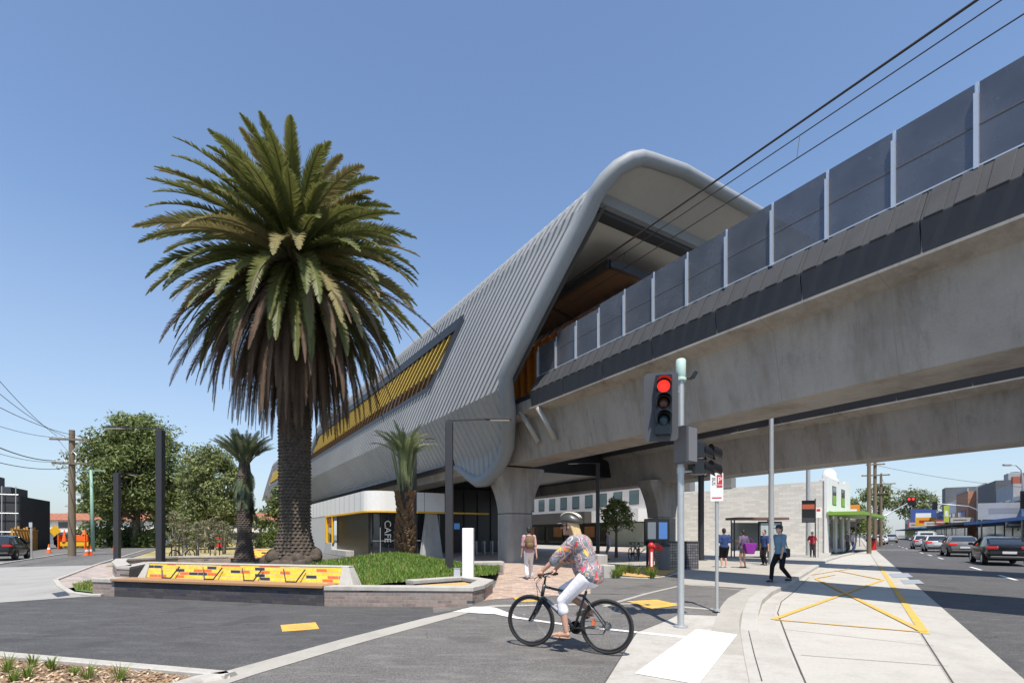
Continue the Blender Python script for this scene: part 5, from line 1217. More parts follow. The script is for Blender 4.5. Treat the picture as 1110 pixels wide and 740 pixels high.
person('woman in a cap, blue top and black trousers walking left with a shoulder bag', P_(846,631), R(193), 1.72, skin=m_skin2, top=C('blue', (.16,.27,.36)), legs=C('black', (.014,.014,.017)), hair=hair_d, cap=m_black, stride=.75, voxel=.018, arms=[(-.10,-.26,.83),(.16,.24,.86)], build_=1.12)
sbg = thing('shoulder_bag', 'black shoulder bag carried at the hip by the woman in the cap', 'bag', P_(851,631)+Vector((.02,.10,.75)), R(193)); MB().bbox(-.19,.16,-.07,.07,0,.28,.03).build('body', m_black, sbg); MB().tube([(-.12,0,.26),(-.06,0,.52),(.02,-.02,.72),(.1,0,.26)], .014, 6).build('strap', m_black, sbg)
person('man in navy top and black shorts seen from behind, left of the bus shelter', P_(785,615), R(85), 1.72, top=C('navy', (.035,.06,.16)), legs=C('black', (.014,.014,.017)), legtype='wideshort', hair=hair_d, shoes=C('shoewhite', (.5,.52,.6)), arms=[(.16,-.12,1.1),(.16,.12,1.1)], build_=1.22, voxel=.022)
person('woman in patterned top with purple skirt beside the bus shelter', P_(806,615.5), R(100), 1.64, top=C('print', (.13,.10,.16), .6, 25), legs=C('print2', (.16,.12,.15), .5, 22), legtype='mini', hair=hair_d, arms=[(.2,-.14,1.05),(.16,.2,1.0)], voxel=.022)
bgp = thing('carry_bag', 'large purple carry bag hanging from the woman by the bus shelter', 'bag', P_(810,615.5)+Vector((.02,-.22,.62)), 0); MB().loft([[(-.16,-.08,0),(.16,-.08,0),(.16,.08,0),(-.16,.08,0)],[(-.27,-.1,.46),(.27,-.1,.46),(.27,.1,.46),(-.27,.1,.46)]]).build('body', C('purple', (.22,.03,.26)), bgp, bevel=.03); MB().tube([(-.15,0,.45),(-.08,0,.65),(.08,0,.65),(.15,0,.45)], .015, 6).build('handle', MATS['cloth_purple'], bgp)
person('person in dark blue standing half hidden by the tall steel pole', P_(829,612.5), R(200), 1.66, top=C('navy', (.035,.06,.16)), legs=C('black', (.014,.014,.017)), hair=hair_d, voxel=.024)
person('person in red top beside the bus stop flag', P_(880.5,603.5), R(240), 1.62, top=C('red', (.42,.03,.06)), legs=C('charc', (.04,.04,.045)), hair=hair_d, arms=[(.18,-.2,1.05),(.18,.2,1.05)], voxel=.026)
person('pale dressed person far off beyond the cyclist near the parked bicycles', P_(660,606.5), R(180), 1.62, top=C('pale', (.40,.34,.38)), legs=C('teal', (.10,.22,.24)), legtype='short', hair=hair_d, voxel=.028)
person('shopper in dark clothes, left one of the pair under the awning', P_(918,599), R(-70), 1.68, top=C('grey', (.10,.10,.11)), legs=C('charc', (.04,.04,.045)), hair=hair_d, voxel=.03)
person('shopper in light top and jeans, right one of the pair under the awning', P_(924,599), R(-60), 1.7, top=C('lgrey', (.36,.36,.38)), legs=C('jean', (.05,.08,.15)), hair=hair_d, voxel=.03)
person('person in red crossing the street between the distant white cars', RS(2.4,83,.0), R(180), 1.7, top=C('red', (.42,.03,.06)), legs=C('tan', (.40,.32,.24)), hair=hair_d, voxel=.034, stride=.5)

# the cyclist, in the bicycle's own frame
m_print, nt, b, L = nodes('cloth_patterned'); v = mapping(nt)
dis = nt.nodes.new('ShaderNodeVectorMath'); dis.operation = 'ADD'; nz = nt.nodes.new('ShaderNodeTexNoise'); nz.inputs['Scale'].default_value = 4; L(v, nz.inputs['Vector']); L(v, dis.inputs[0]); L(nz.outputs['Color'], dis.inputs[1])
wv = nt.nodes.new('ShaderNodeTexWave'); wv.inputs['Scale'].default_value = 2.0; wv.inputs['Distortion'].default_value = 9; wv.inputs['Detail'].default_value = 1; L(dis.outputs[0], wv.inputs['Vector'])
c = ramp(nt, wv.outputs['Fac'], [(0,(.20,.20,.22)),(.36,(.24,.24,.26)),(.46,(.70,.67,.64)),(.56,(.22,.22,.24)),(.64,(.62,.44,.08)),(.70,(.72,.04,.04)),(.77,(.70,.68,.66)),(.83,(.60,.12,.28)),(.90,(.14,.16,.17))], 'CONSTANT')
c2 = ramp(nt, noise(nt, v, 4, 2), [(.40,(0,0,0)),(.46,(1,1,1))], 'LINEAR'); c = mix(nt, c2, ramp(nt, noise(nt, v, 15, 3), [(.3,(.17,.17,.19)),(.7,(.30,.30,.32))]), c)
vo = nt.nodes.new('ShaderNodeTexVoronoi'); vo.inputs['Scale'].default_value = 4.6; L(dis.outputs[0], vo.inputs['Vector']); c = mix(nt, ramp(nt, vo.outputs['Distance'], [(.26,(.9,.9,.9)),(.32,(0,0,0))]), c, ramp(nt, vo.outputs['Color'], [(.0,(.75,.05,.03)),(.42,(.74,.22,.05)),(.55,(.70,.48,.06)),(.7,(.66,.06,.14)),(.9,(.08,.20,.20))], 'CONSTANT'))
L(c, b.inputs['Base Color']); setp(b, Roughness=.85); bump(nt, b, noise(nt, v, 8, 4, .6), .8, .06)
cy = thing('person', 'barefoot looking cyclist with helmet, blonde hair, patterned shirt and white cropped trousers', 'person', Rr, brz)
cy['label'] = 'cyclist in helmet, long blonde hair, patterned shirt and white cropped trousers'
hipc = Vector((.24,0,.98)); che = Vector((.37,0,1.36)); nk = Vector((.44,0,1.51)); hdc = Vector((.50,0,1.645))
hl = [hipc+Vector((.02,s*.095,-.01)) for s in (-1,1)]; ftp = [Vector((.31,-.135,.50)), Vector((.55,.135,.235))]
knp = [ik(hl[0], ftp[0], .43, .43, (1,0,.1)), ik(hl[1], ftp[1], .43, .43, (1,0,.3))]
shp = [che+Vector((.03,s*.17,.09)) for s in (-1,1)]; hnd = [Vector((.83,s*.235,1.03)) for s in (-1,1)]; elp = [ik(shp[i], hnd[i], .285, .27, (-.5,(-1,1)[i]*.5,-1)) for i in (0,1)]
B = [('c', hipc, .125, che, .12), ('e', che+Vector((0,0,.03)), (.11,.165,.14)), ('c', nk-Vector((.02,0,.06)), .052, hdc-Vector((.02,0,.05)), .05)]
for i in (0,1):
    s = (-1,1)[i]
    B += [('c', hl[i], .088, knp[i], .056), ('c', knp[i], .054, knp[i].lerp(ftp[i],.35)+Vector((-.015,0,0)), .055), ('c', knp[i].lerp(ftp[i],.35)+Vector((-.015,0,0)), .052, ftp[i]+Vector((-.05,0,.04)), .034), ('c', ftp[i]+Vector((-.07,0,-.0)), .034, ftp[i]+Vector((.05,0,-.012)), .032), ('c', ftp[i]+Vector((.05,0,-.012)), .036, ftp[i]+Vector((.12,0,-.016)), .026)]
    B += [('c', shp[i], .054, elp[i], .040), ('c', elp[i], .041, elp[i].lerp(hnd[i],.85), .027), ('c', elp[i].lerp(hnd[i],.85), .026, hnd[i]+Vector((-.02,0,.0)), .028), ('e', hnd[i]+Vector((-.005,0,.0)), (.045,.042,.024))]
    for j in range(4):                               # fingers over the grip
        y = s*(.205+j*.021); l = (1,1.1,1.05,.85)[j]; g0 = Vector((.80+.035,y,1.022)); B += [('c', Vector((.825,y,1.028)), .0095, Vector((.825+.034*l,y,1.012)), .009), ('c', Vector((.825+.034*l,y,1.012)), .009, Vector((.825+.032*l,y,.978)), .0085), ('c', Vector((.825+.032*l,y,.978)), .0085, Vector((.812,y,.966)), .0075)]
    B += [('c', Vector((.80,s*.20,1.02)), .0115, Vector((.825,s*.172,.995)), .010), ('c', Vector((.825,s*.172,.995)), .010, Vector((.845,s*.175,.975)), .0085)]
    for j in range(5): B.append(('c', ftp[i]+Vector((.11,(j-2)*.015,-.018)), .010-.0007*j, ftp[i]+Vector((.155-.006*abs(j-1),(j-2)*.016,-.022)), .008))
hp = lambda x, y, z: hdc + Vector((x, y, z))
B += [('e', hp(0,0,.01), (.096,.074,.108)), ('e', hp(.035,0,-.06), (.062,.053,.058)), ('c', hp(.088,0,.008), .012, hp(.118,0,-.022), .0155), ('e', hp(.088,0,-.052), (.015,.024,.007)), ('e', hp(.086,0,-.068), (.015,.022,.008)), ('e', hp(.076,0,-.10), (.022,.024,.018))]
for s in (-1,1): B += [('e', hp(-.005,s*.077,-.01), (.019,.010,.032)), ('e', hp(.083,s*.034,.03), (.014,.022,.008))]
blob('body', B, .0065, M('skin_tan', (.46,.26,.18), .5, .22, 9, bmp=.15, bscale=60), cy, 3)
m = MB()
for s in (-1,1): m.tube([hp(.098,s*.012,.008),hp(.096,s*.05,.010)], [.018,.016], 8).tube([hp(.088,s*.06,.012),hp(.0,s*.082,.012)], .004, 5)
m.build('sunglasses', m_gloss, cy, smooth=True)
S = [('c', hipc+Vector((-.02,0,.03)), .165, che+Vector((-.03,0,-.04)), .165), ('e', che+Vector((-.02,0,.03)), (.150,.205,.155)), ('e', hipc+Vector((-.03,0,.05)), (.165,.20,.17)), ('e', hipc+Vector((.05,0,.0)), (.12,.18,.10)), ('c', che+Vector((.03,0,.10)), .075, nk-Vector((.01,0,.05)), .066), ('c', che+Vector((.08,0,-.05)), .10, hipc+Vector((.12,0,.08)), .09), ('e', hipc+Vector((-.11,0,-.02)), (.08,.15,.07))]
for i in (0,1): S += [('c', shp[i]+Vector((-.01,0,0)), .082, elp[i]+Vector((.0,0,-.01)), .080), ('c', elp[i]+Vector((0,0,-.01)), .08, elp[i].lerp(hnd[i],.16)+Vector((0,0,-.015)), .074)]
blob('shirt', S, .011, m_print, cy, 4)
P = [('e', hipc-Vector((.0,0,.03)), (.155,.178,.125))]
for i in (0,1): P += [('c', hl[i], .108, knp[i], .078), ('c', knp[i], .076, knp[i].lerp(ftp[i],.30)+Vector((-.01,0,0)), .074)]
blob('trousers', P, .012, C('white2', (.74,.72,.76), .06, 5), cy, 4)
m = MB()
for i in (0,1):
    m.T = Matrix.Translation(ftp[i]+Vector((.03,0,-.043))) @ Matrix.Identity(4); m.sphere((.0,0,0), (.145,.047,.011), 14, 6)
m.T = Matrix.Identity(4)
for i in (0,1): m.tube([ftp[i]+Vector((.02,-.045,-.03)), ftp[i]+Vector((.045,-.02,.022)), ftp[i]+Vector((.045,.02,.022)), ftp[i]+Vector((.02,.045,-.03))], .009, 6)
m.build('sandals', M('sandal_tan', (.42,.29,.19), .7, .15), cy, smooth=True)
rh = random.Random(5); Hh = [('e', hp(-.025,0,.03), (.095,.086,.10)), ('c', hp(-.06,0,.0), .070, hp(-.12,0,-.17), .062), ('c', hp(-.12,0,-.17), .062, hp(-.155,0,-.31), .040), ('c', hp(-.155,0,-.31), .040, hp(-.165,0,-.39), .018)]
for k in range(9): y = rh.uniform(-.075,.075); Hh.append(('c', hp(-.05,y,.0), .022, hp(-.13+rh.uniform(-.03,.03),y*1.1,-.24+rh.uniform(-.08,.05)), .015))
blob('hair', Hh, .010, hair_b, cy, 2)
# helmet with vents
m = MB(); hc = hp(-.01,0,.055)
m.T = Matrix.Translation(hc) @ Matrix.Rotation(R(-8),4,'Y'); m.mi = 0
rings = []
for i in range(9):
    a = math.pi/2*i/8; rings.append([(.152*math.cos(a)*math.cos(t)*(1.0 if math.cos(t) > 0 else 1.06)+0, .112*math.cos(a)*math.sin(t), .010+.112*math.sin(a)+.012*math.cos(4*t)*math.cos(a)*math.sin(a)) for t in [2*math.pi*k/28 for k in range(28)]])
m.loft([[(p[0]*.9,p[1]*.9,p[2]-.012) for p in rings[0]]]+rings)
hm = m.build('helmet', M('helmet_olive', (.045,.045,.04), .35, .2, 10), cy, smooth=True)
m = MB(); m.T = Matrix.Translation(hc) @ Matrix.Rotation(R(-8),4,'Y')
for y in (-.062,-.022,.022,.062):
    pts = [(.152*1.012*math.cos(a), y*(.55+.45*math.sin(a)), .010+.116*math.sin(a)+.003) for a in [R(22+16*k) for k in range(9)]]; m.tube(pts, [.003]+[.0075]*7+[.003], 6)
m.build('helmet_rib', M('helmet_pale', (.62,.57,.44), .4, .15, 10), hm, smooth=True)
m = MB(); m.T = Matrix.Translation(hc); m.loft([[(.13,-.06,-.005),(.13,.06,-.005),(.13,.06,.012),(.13,-.06,.012)],[(.185,-.045,-.018),(.185,.045,-.018),(.185,.045,-.010),(.185,-.045,-.010)]])
for s in (-1,1): m.tube([(.03,s*.085,.0),(.03,s*.075,-.09),(.055,s*.02,-.15)], .005, 5)
m.build('helmet_peak', m_gloss, hm)
# ---------------------------------------------------------------- white corner shop and left side of the street
wb_ = thing('corner_shop', 'white two storey corner shop with green awning and long pale side wall', 'shop', (24.6,40.3,.02), math.atan2(.75,.66))
m_wblock = brickmat('painted_block', [(0,(.60,.575,.52)),(.4,(.66,.63,.57)),(.7,(.56,.54,.49))], (.50,.48,.43), .6, .2, .006, bmp=.3)
m_sh = M('render_white', (.74,.73,.71), .7, .06, .7)
MB().loft([[(0,y,0),(11,y,0),(11,y,z),(0,y,z)] for y, z in ((.02,5.75),(7,5.62),(7.02,5.5),(15,5.3),)]).build('side_wall', m_wblock, wb_)
MB().box(-.12,11,-.18,.0,3.4,6.1).box(8.2,11,-.18,.0,6.1,6.35).build('front_wall', m_sh, wb_)
m = MB(); m.lathe([(.75,0),(.75,.25),(.55,.3),(.52,.8),(.3,1.1),(.05,1.2)], 16, (4.8,.5,6.0)); m.build('parapet_dome', m_sh, wb_, smooth=True, auto=50)
m_lime = M('lime_green', (.22,.38,.06), .5, .12, 2)
for x in (2.1,6.2):
    f = MB().box(x,x+1.7,-.2,-.185,3.95,5.5).build('window', m_fascia, wb_); MB().box(x+.1,x+1.6,-.215,-.205,4.0,4.75).build('green_pane', m_lime, f); MB().box(x+.1,x+1.6,-.215,-.205,4.8,5.42).build('pane', glassmat('dark_glass'), f)
for i, x in enumerate((0,3.6,7.0,10.2)): MB().box(x-.12,x+.75,-.18,.0,0,3.4).build('pilaster', m_sh, wb_)
for x in (.9,4.5,7.9): f = MB().box(x,x+2.4,-.02,.015,.3,3.1).build('shop_window', glassmat('shop_glass'), wb_); MB().box(x+.3,x+1.2,-.04,-.025,1.3,2.3).build('green_poster', m_lime, f)
MB().box(-.2,13.5,-2.6,-.19,3.05,3.3).build('awning', m_lime, wb_)
m = MB(); m.box(-.10,-.02,9.6,9.95,0,5.6); m.build('downpipe', m_sh, wb_)
for (y, l) in ((7.4,1.3),(11.2,1.3)):
    MB().bbox(1.0,2.2,y,y+l,5.7,6.7,.04).build('roof_unit', M('unit_grey', (.16,.16,.155), .6, .2, 3), wb_)
m = MB(); m.box(-.25,-.02,0,15,0,.06); m.build('footing', M('weeds_yellow', (.40,.36,.10), .9, .3, 5), wb_)
MB().box(-.02,-.012,11.5,14.6,.3,3.0).build('pale_patch', M('render_pale', (.66,.64,.60), .7, .05), wb_)
def shop(label, s, r, w, d, h, wall, awn=None, awz=3.0, awd=2.6, face=1, win=2, parap=None, grp=None, roofbits=0, seed=0):
    """street building: face=+1 fronts towards +s (stands left of the road), -1 towards -s"""
    th = thing('street_shop', label, 'shop', RS(s, r, .05), RA, grp); rr = random.Random(seed+int(r)); x0_, x1_ = (-d, 0) if face > 0 else (0, d); f = .01*face
    MB().box(x0_,x1_,0,w,0,h).build('wall', wall, th)
    if parap: MB().box(-.12,.12,0,w,h+.002,h+.5).build('parapet', parap, th)
    for k in range(win):
        y = w*(k+.2)/win; a = -.05 if face < 0 else .0; g = MB().box(a,a+.05,y,y+w*.6/win,3.7,min(h-.5,5.6)).build('window', m_white if rr.random() < .5 else m_fascia, th); b2 = -.075 if face < 0 else .052; MB().box(b2,b2+.02,y+.1,y+w*.6/win-.1,3.8,min(h-.6,5.5)).build('pane', glassmat('dark_glass'), g)
    a = -.06 if face < 0 else .01; MB().box(a,a+.05,.3,w-.3,.3,2.6).build('shopfront', glassmat('shop_glass'), th)
    if awn:
        m = MB(); s0 = (0.02, awd) if face > 0 else (-awd, -.08); m.box(s0[0],s0[1],.05,w-.05,awz,awz+.32); m.build('awning', awn, th)
        e = s0[1] if face > 0 else s0[0]
        for y in (.4,w-.4): MB().box(e-.05 if face > 0 else e, e if face > 0 else e+.05, y-.03,y+.03,0,awz).build('awning_post', m_fascia, th)
    for k in range(roofbits): 
        y = w*(k+.5)/roofbits; m = MB(); m.box(x0_+1.5 if face > 0 else 1.2, x0_+2.2 if face > 0 else 1.9, y,y+.9,h-.2,h+1.4); m.build('chimney', M('brick_red', (.30,.085,.05), .85, .2, 3), th)
    return th
m_cream = M('render_cream', (.60,.56,.48)); m_brick = brickmat('brick_red_wall', [(0,(.28,.10,.065)),(.5,(.34,.13,.08)),(.8,(.24,.08,.055))], (.30,.22,.18), .23, .076, .01); m_awn_b = M('awning_blue', (.03,.13,.38), .55, .1, 1); m_dgrey = M('render_dark', (.085,.09,.10), .7, .15, .6); m_lgrey = M('render_grey', (.32,.33,.34), .7, .12, .6)
m_aw_dark = M('awning_dark', (.045,.045,.05), .7, .2, 1); m_orb = brickmat('brick_orange', [(0,(.40,.17,.09)),(.5,(.45,.20,.11))], (.36,.24,.18), .23, .076, .01)
gl, gr = 'shops along the left side of the street', 'shops along the right side of the street'
shop('brown shop with red chimneys and cream awning beyond the white corner shop', -3.6, 64, 10, 10, 4.9, M('render_tan', (.34,.24,.17)), m_cream, 3.1, 3.4, 1, 2, None, gl, 2)
shop('dark fronted shop with orange sign above its awning beyond the cream awning', -3.2, 75, 11, 10, 4.6, m_cream, m_aw_dark, 3.0, 3.4, 1, 2, None, gl, 1)
shop('grey shop with dark awning far along the left footpath', -3.2, 88, 14, 10, 5.2, m_lgrey, m_aw_dark, 3.0, 3.0, 1, 3, None, gl)
shop('farthest shop row seen on the left footpath before the green tree', -3.2, 104, 30, 10, 5.0, m_brick, m_aw_dark, 3.0, 3.0, 1, 4, None, gl)
os_ = thing('hanging_sign', 'orange box sign standing over the awnings on the left footpath', 'sign', RS(-.9,75,3.42), RA); MB().box(-1.3,1.1,-.1,.1,.35,1.75).build('box', M('sign_orange', (.62,.24,.03), .5, .1), os_)
for x in (-1,.8): MB().box(x-.04,x+.04,-.04,.04,0,.36).build('leg', m_fascia, os_)
MB().box(-1.0,.8,-.11,-.102,.85,1.2).build('pale_band', m_white, os_)
# right side of the street
shop('red brick shop with cream upper band and blue awning at the right edge', 15, 55, 27, 10, 5.3, m_brick, m_awn_b, 2.75, 3.2, -1, 4, m_cream, gr)
b1 = thing('street_building', 'cream upper storey standing back above the red brick shop', 'building', RS(18,60,.0), RA); MB().box(0,8,0,20,0,7.0).build('wall', m_cream, b1); MB().box(-.3,8.3,-.3,20.3,7.003,7.2).build('roof', m_fascia, b1)
shop('light grey building with two red chimneys and blue awning beside the red brick shop', 15, 82.2, 9, 10, 7.4, m_lgrey, m_awn_b, 2.75, 3.2, -1, 2, None, gr, 2)
shop('dark grey flats with narrow windows beyond the red chimneys', 15, 91.4, 12, 12, 8.6, m_dgrey, m_aw_dark, 2.9, 3.0, -1, 4, None, gr)
shop('pale stepped flats just beyond the dark grey flats', 16, 103.6, 8, 12, 9.3, m_cream, m_aw_dark, 2.9, 4.0, -1, 2, None, gr)
shop('orange brick blank walled block in the middle of the right row', 15, 111.8, 12, 12, 8.6, m_orb, m_aw_dark, 2.9, 3.0, -1, 1, m_lgrey, gr)
shop('white modern shop with flat roof and thin dark tower beside it', 15, 124, 14, 12, 7.8, m_sh, m_aw_dark, 2.9, 3.0, -1, 3, None, gr)
shop('tall narrow dark tower rising over the right row of shops', 15, 138.2, 5, 8, 11.2, m_dgrey, None, 2.9, 3, -1, 1, None, gr)
shop('blue fronted shop with light blue awning far along the right row', 15, 143.4, 18, 12, 6.5, M('render_blue', (.05,.08,.22)), M('awning_sky', (.08,.32,.50)), 2.9, 3.4, -1, 3, None, gr)
shop('cream shops beyond the blue fronted shop', 15, 161.6, 26, 12, 6.2, m_cream, m_aw_dark, 2.9, 3.0, -1, 5, None, gr)
shop('last grey shops at the far end of the right row', 15, 188, 60, 12, 7.0, m_lgrey, m_aw_dark, 2.9, 3.0, -1, 8, None, gr)
for i, (s, r, z0, w, h, mt, lab) in enumerate([(12.4,150,4.4,4.6,3.0,M('sign_blue',(.05,.09,.28)),'blue hoarding sign over the light blue awning'),(12.2,144,3.4,3.4,1.9,M('sign_yellow',(.70,.36,.02)),'yellow sign board under the blue hoarding'),(12.3,112,3.6,.7,2.8,M('sign_lime',(.42,.50,.08)),'tall lime green sign hanging over the dark awnings'),(13.2,76,3.2,4.4,1.8,m_lgrey,'white grey sign panel on the blue awning beside the brick shop')]):
    t = thing('street_sign', lab, 'sign', RS(s, r, z0), RA); MB().box(-w/2,w/2,-.1,.1,0,h).build('panel', mt, t); MB().box(-w*.3,w*.3,-.112,-.104,h*.35,h*.68).build('pale_band', (m_white, m_red, m_white, M('sign_grey',(.22,.23,.26)))[i], t)
    MB().box(-.05,.05,.11,.2,-z0+.1,h).build('mount', m_fascia, t)
for i, (s, r, z0, w, h, c_, lab) in enumerate([(12.5,98,3.3,2.6,.7,(.45,.43,.38),'small cream sign hung over the awning of the dark grey flats'),(12.6,121,3.3,2.0,1.0,(.30,.07,.05),'small dark red sign over the awning beside the orange brick block'),(12.5,131,3.3,3.0,.8,(.55,.54,.50),'long white sign over the awning of the white modern shop'),(12.6,166,3.4,3.4,1.2,(.45,.42,.36),'cream sign box past the blue hoarding'),(12.6,176,3.4,2.6,1.6,(.35,.06,.12),'pink red sign past the cream sign box'),(12.4,66,2.2,1.8,.5,(.10,.10,.11),'dark sign hung under the blue awning of the brick shop')]):
    t = thing('street_sign', lab, 'sign', RS(s, r, z0), RA); MB().box(-w/2,w/2,-.08,.08,0,h).build('panel', M('small_sign_%d' % i if 0 else 'sign_tone'+'abcdef'[i], c_, .6, .15, 2), t); MB().box(-w*.38,w*.2,-.09,-.082,h*.4,h*.62).build('letter_band', m_dgrey if c_[0] > .4 else m_cream, t); MB().box(-.04,.04,.081,.16,-.3,h).build('mount', m_fascia, t)
for i, (s, r, z, lab) in enumerate([(18,64,7.2,'grey roof plant box on the cream storey at the right edge'),(17.5,95,8.6,'grey roof plant box on the dark grey flats'),(18,118,8.6,'grey roof plant box on the orange brick block'),(17,130,7.8,'grey roof plant box on the white modern shop')]):
    t = thing('roof_unit', lab, 'roof unit', RS(s, r, z+.05), RA); MB().bbox(-.9,.9,-1.2,1.2,0,1.1,.04).build('casing', m_lgrey, t); MB().lathe([(.5,1.11),(.5,1.25),(.45,1.27)], 14).build('fan_ring', m_fascia, t)
ae = thing('aerial', 'thin roof aerial above the red brick shop', 'aerial', RS(19,76,7.2), RA); m = MB(); m.bar((0,0,0),(0,0,3.2),.05); m.bar((-.9,0,2.9),(.9,0,2.9),.03).bar((-.7,0,2.2),(.7,0,2.2),.03); m.build('mast', m_fascia, ae)
tree('broadleaf_tree', 'green street tree behind the wooden poles on the left footpath', RS(-1.5,128,0), 9.5, 8.5, 3, 91, 3500, .3, 14, base=.25)
tree('broadleaf_tree', 'green street tree at the end of the left row of shops', RS(-1.8,165,0), 10.5, 9, 3, 92, 3000, .35, 14, base=.2)
tree('pine_tree', 'dark spreading pine showing over the far end of the street', RS(8,285,0), 24, 17, 13, 93, 3500, .55, 12, [LEAF[0],LEAF[1],OLIVE[0]], base=.6)
tree('broadleaf_tree', 'olive tree top right of the pine over the far street', RS(19,270,0), 20, 20, 9, 94, 3000, .6, 12, [LEAF[1],OLIVE[0],LEAF[0]], base=.5)
tree('broadleaf_tree', 'low tree mass closing the far end of the street', RS(4,330,0), 13, 26, 3, 95, 3500, .6, 16, base=.1)
# street poles
for i, (px, D, top, r0, lab, arms) in enumerate([(942,41,9.5,.17,'nearest and plainest of the three wooden poles on the left footpath',[]),(948.5,52,9.2,.20,'middle wooden pole with crossarm beside the mast arm signal',[(7.5,2.4),(8.6,1.6)]),(955,66,9.4,.19,'farthest of the three wooden poles with wide crossarm',[(8.0,3.0),(6.8,2.0)])]):
    l = Vector(((px-CX)/F*D, D, .03)); utility_pole(lab, l, top, r0, arms, 'wooden poles on the left footpath', az=RA+R(10))
q1, q2 = Vector(((948.5-CX)/F*52, 52, 8)), Vector(((955-CX)/F*66, 66, 7.9))
for i, (a, b_) in enumerate([(q1+Vector((0,0,.6)), at(1110,528,48)), (q2+Vector((0,0,-.4)), at(1110,545,60)), (q2+Vector((.5,0,0)), at(1060,548,95)), (q1+Vector((.6,0,-.4)), q2+Vector((.6,0,.2)))]):
    wire([a, b_], .018, 'street_wire', ['highest wire strung across the street from the middle wooden pole','lower wire strung across the street to the right edge','wire running down the street to the right row of shops','short wire between the two farther wooden poles'][i], 'wires over the street', 'wire', m_wire, .25)
def mast(label, loc, pts, head, az, red):
    th = thing('mast_arm_signal', label, 'traffic signal', loc, 0, 'mast arm signals'); MB().tube(pts, [.11]+[.07]*(len(pts)-1), 10).build('mast', m_galv, th, smooth=True)
    h = Vector(head); m = MB(); m.T = Matrix.Translation(h) @ Matrix.Rotation(az,4,'Z'); w = .46 if red else .26
    m.bbox(-w,w,-.06,.06,-.5,.48,.03); hb = m.build('signal_head', m_gloss, th)
    if red:
        for x in (-.2,.2):
            e = MB(); e.T = Matrix.Translation(h) @ Matrix.Rotation(az,4,'Z') @ Matrix.Translation((x,-.07,.22)) @ Matrix.Rotation(R(90),4,'X'); e.lathe([(.14,0),(.10,.02)], 14); e.build('lens', MATS['lens_red'], th)
mast('mast arm signal with twin red lights reaching from the left footpath', Vector(((948-CX)/F*61,61,.03)), [(0,0,0),(0,0,3.0),(.25,0,3.3),(1.5,0,3.9),(3.9,0,5.2)], (4.35,0,5.5), R(-30), True)
mast('pale curved mast arm signal with dark head reaching from the right kerb', Vector(((1064-CX)/F*63,63,.05)), [(0,0,0),(0,0,3.4),(-.15,0,4.0),(-.7,0,4.6),(-1.6,0,4.95),(-5.2,0,5.25)], (-5.75,0,5.05), R(-30), False)
sl_ = thing('street_light', 'grey street light with signal box at the right edge of the picture', 'street light', Vector(((1108.5-CX)/F*46,46,.05)), 0)
MB().tube([(0,0,0),(0,0,6.6),(-.15,0,7.3),(-.6,0,7.7),(-1.1,0,7.75)], [.10,.075,.05,.045,.04], 10).build('column', m_galv, sl_, smooth=True); MB().bbox(-1.75,-1.0,-.14,.14,7.65,7.85,.05).build('lantern', m_lgrey, sl_)
MB().bbox(-.3,.12,-.2,-.04,3.8,5.4,.03).build('signal_box', m_gloss, sl_)
rbx2 = thing('litter_bin', 'small red bin at the foot of the middle wooden pole', 'bin', Vector(((946-CX)/F*50,50,.03)), RA); MB().lathe([(.28,0),(.3,.9),(.2,1.05)], 14).build('body', m_red, rbx2); MB().lathe([(.32,1.052),(.32,1.09),(.1,1.2)], 14).build('lid', m_black, rbx2)

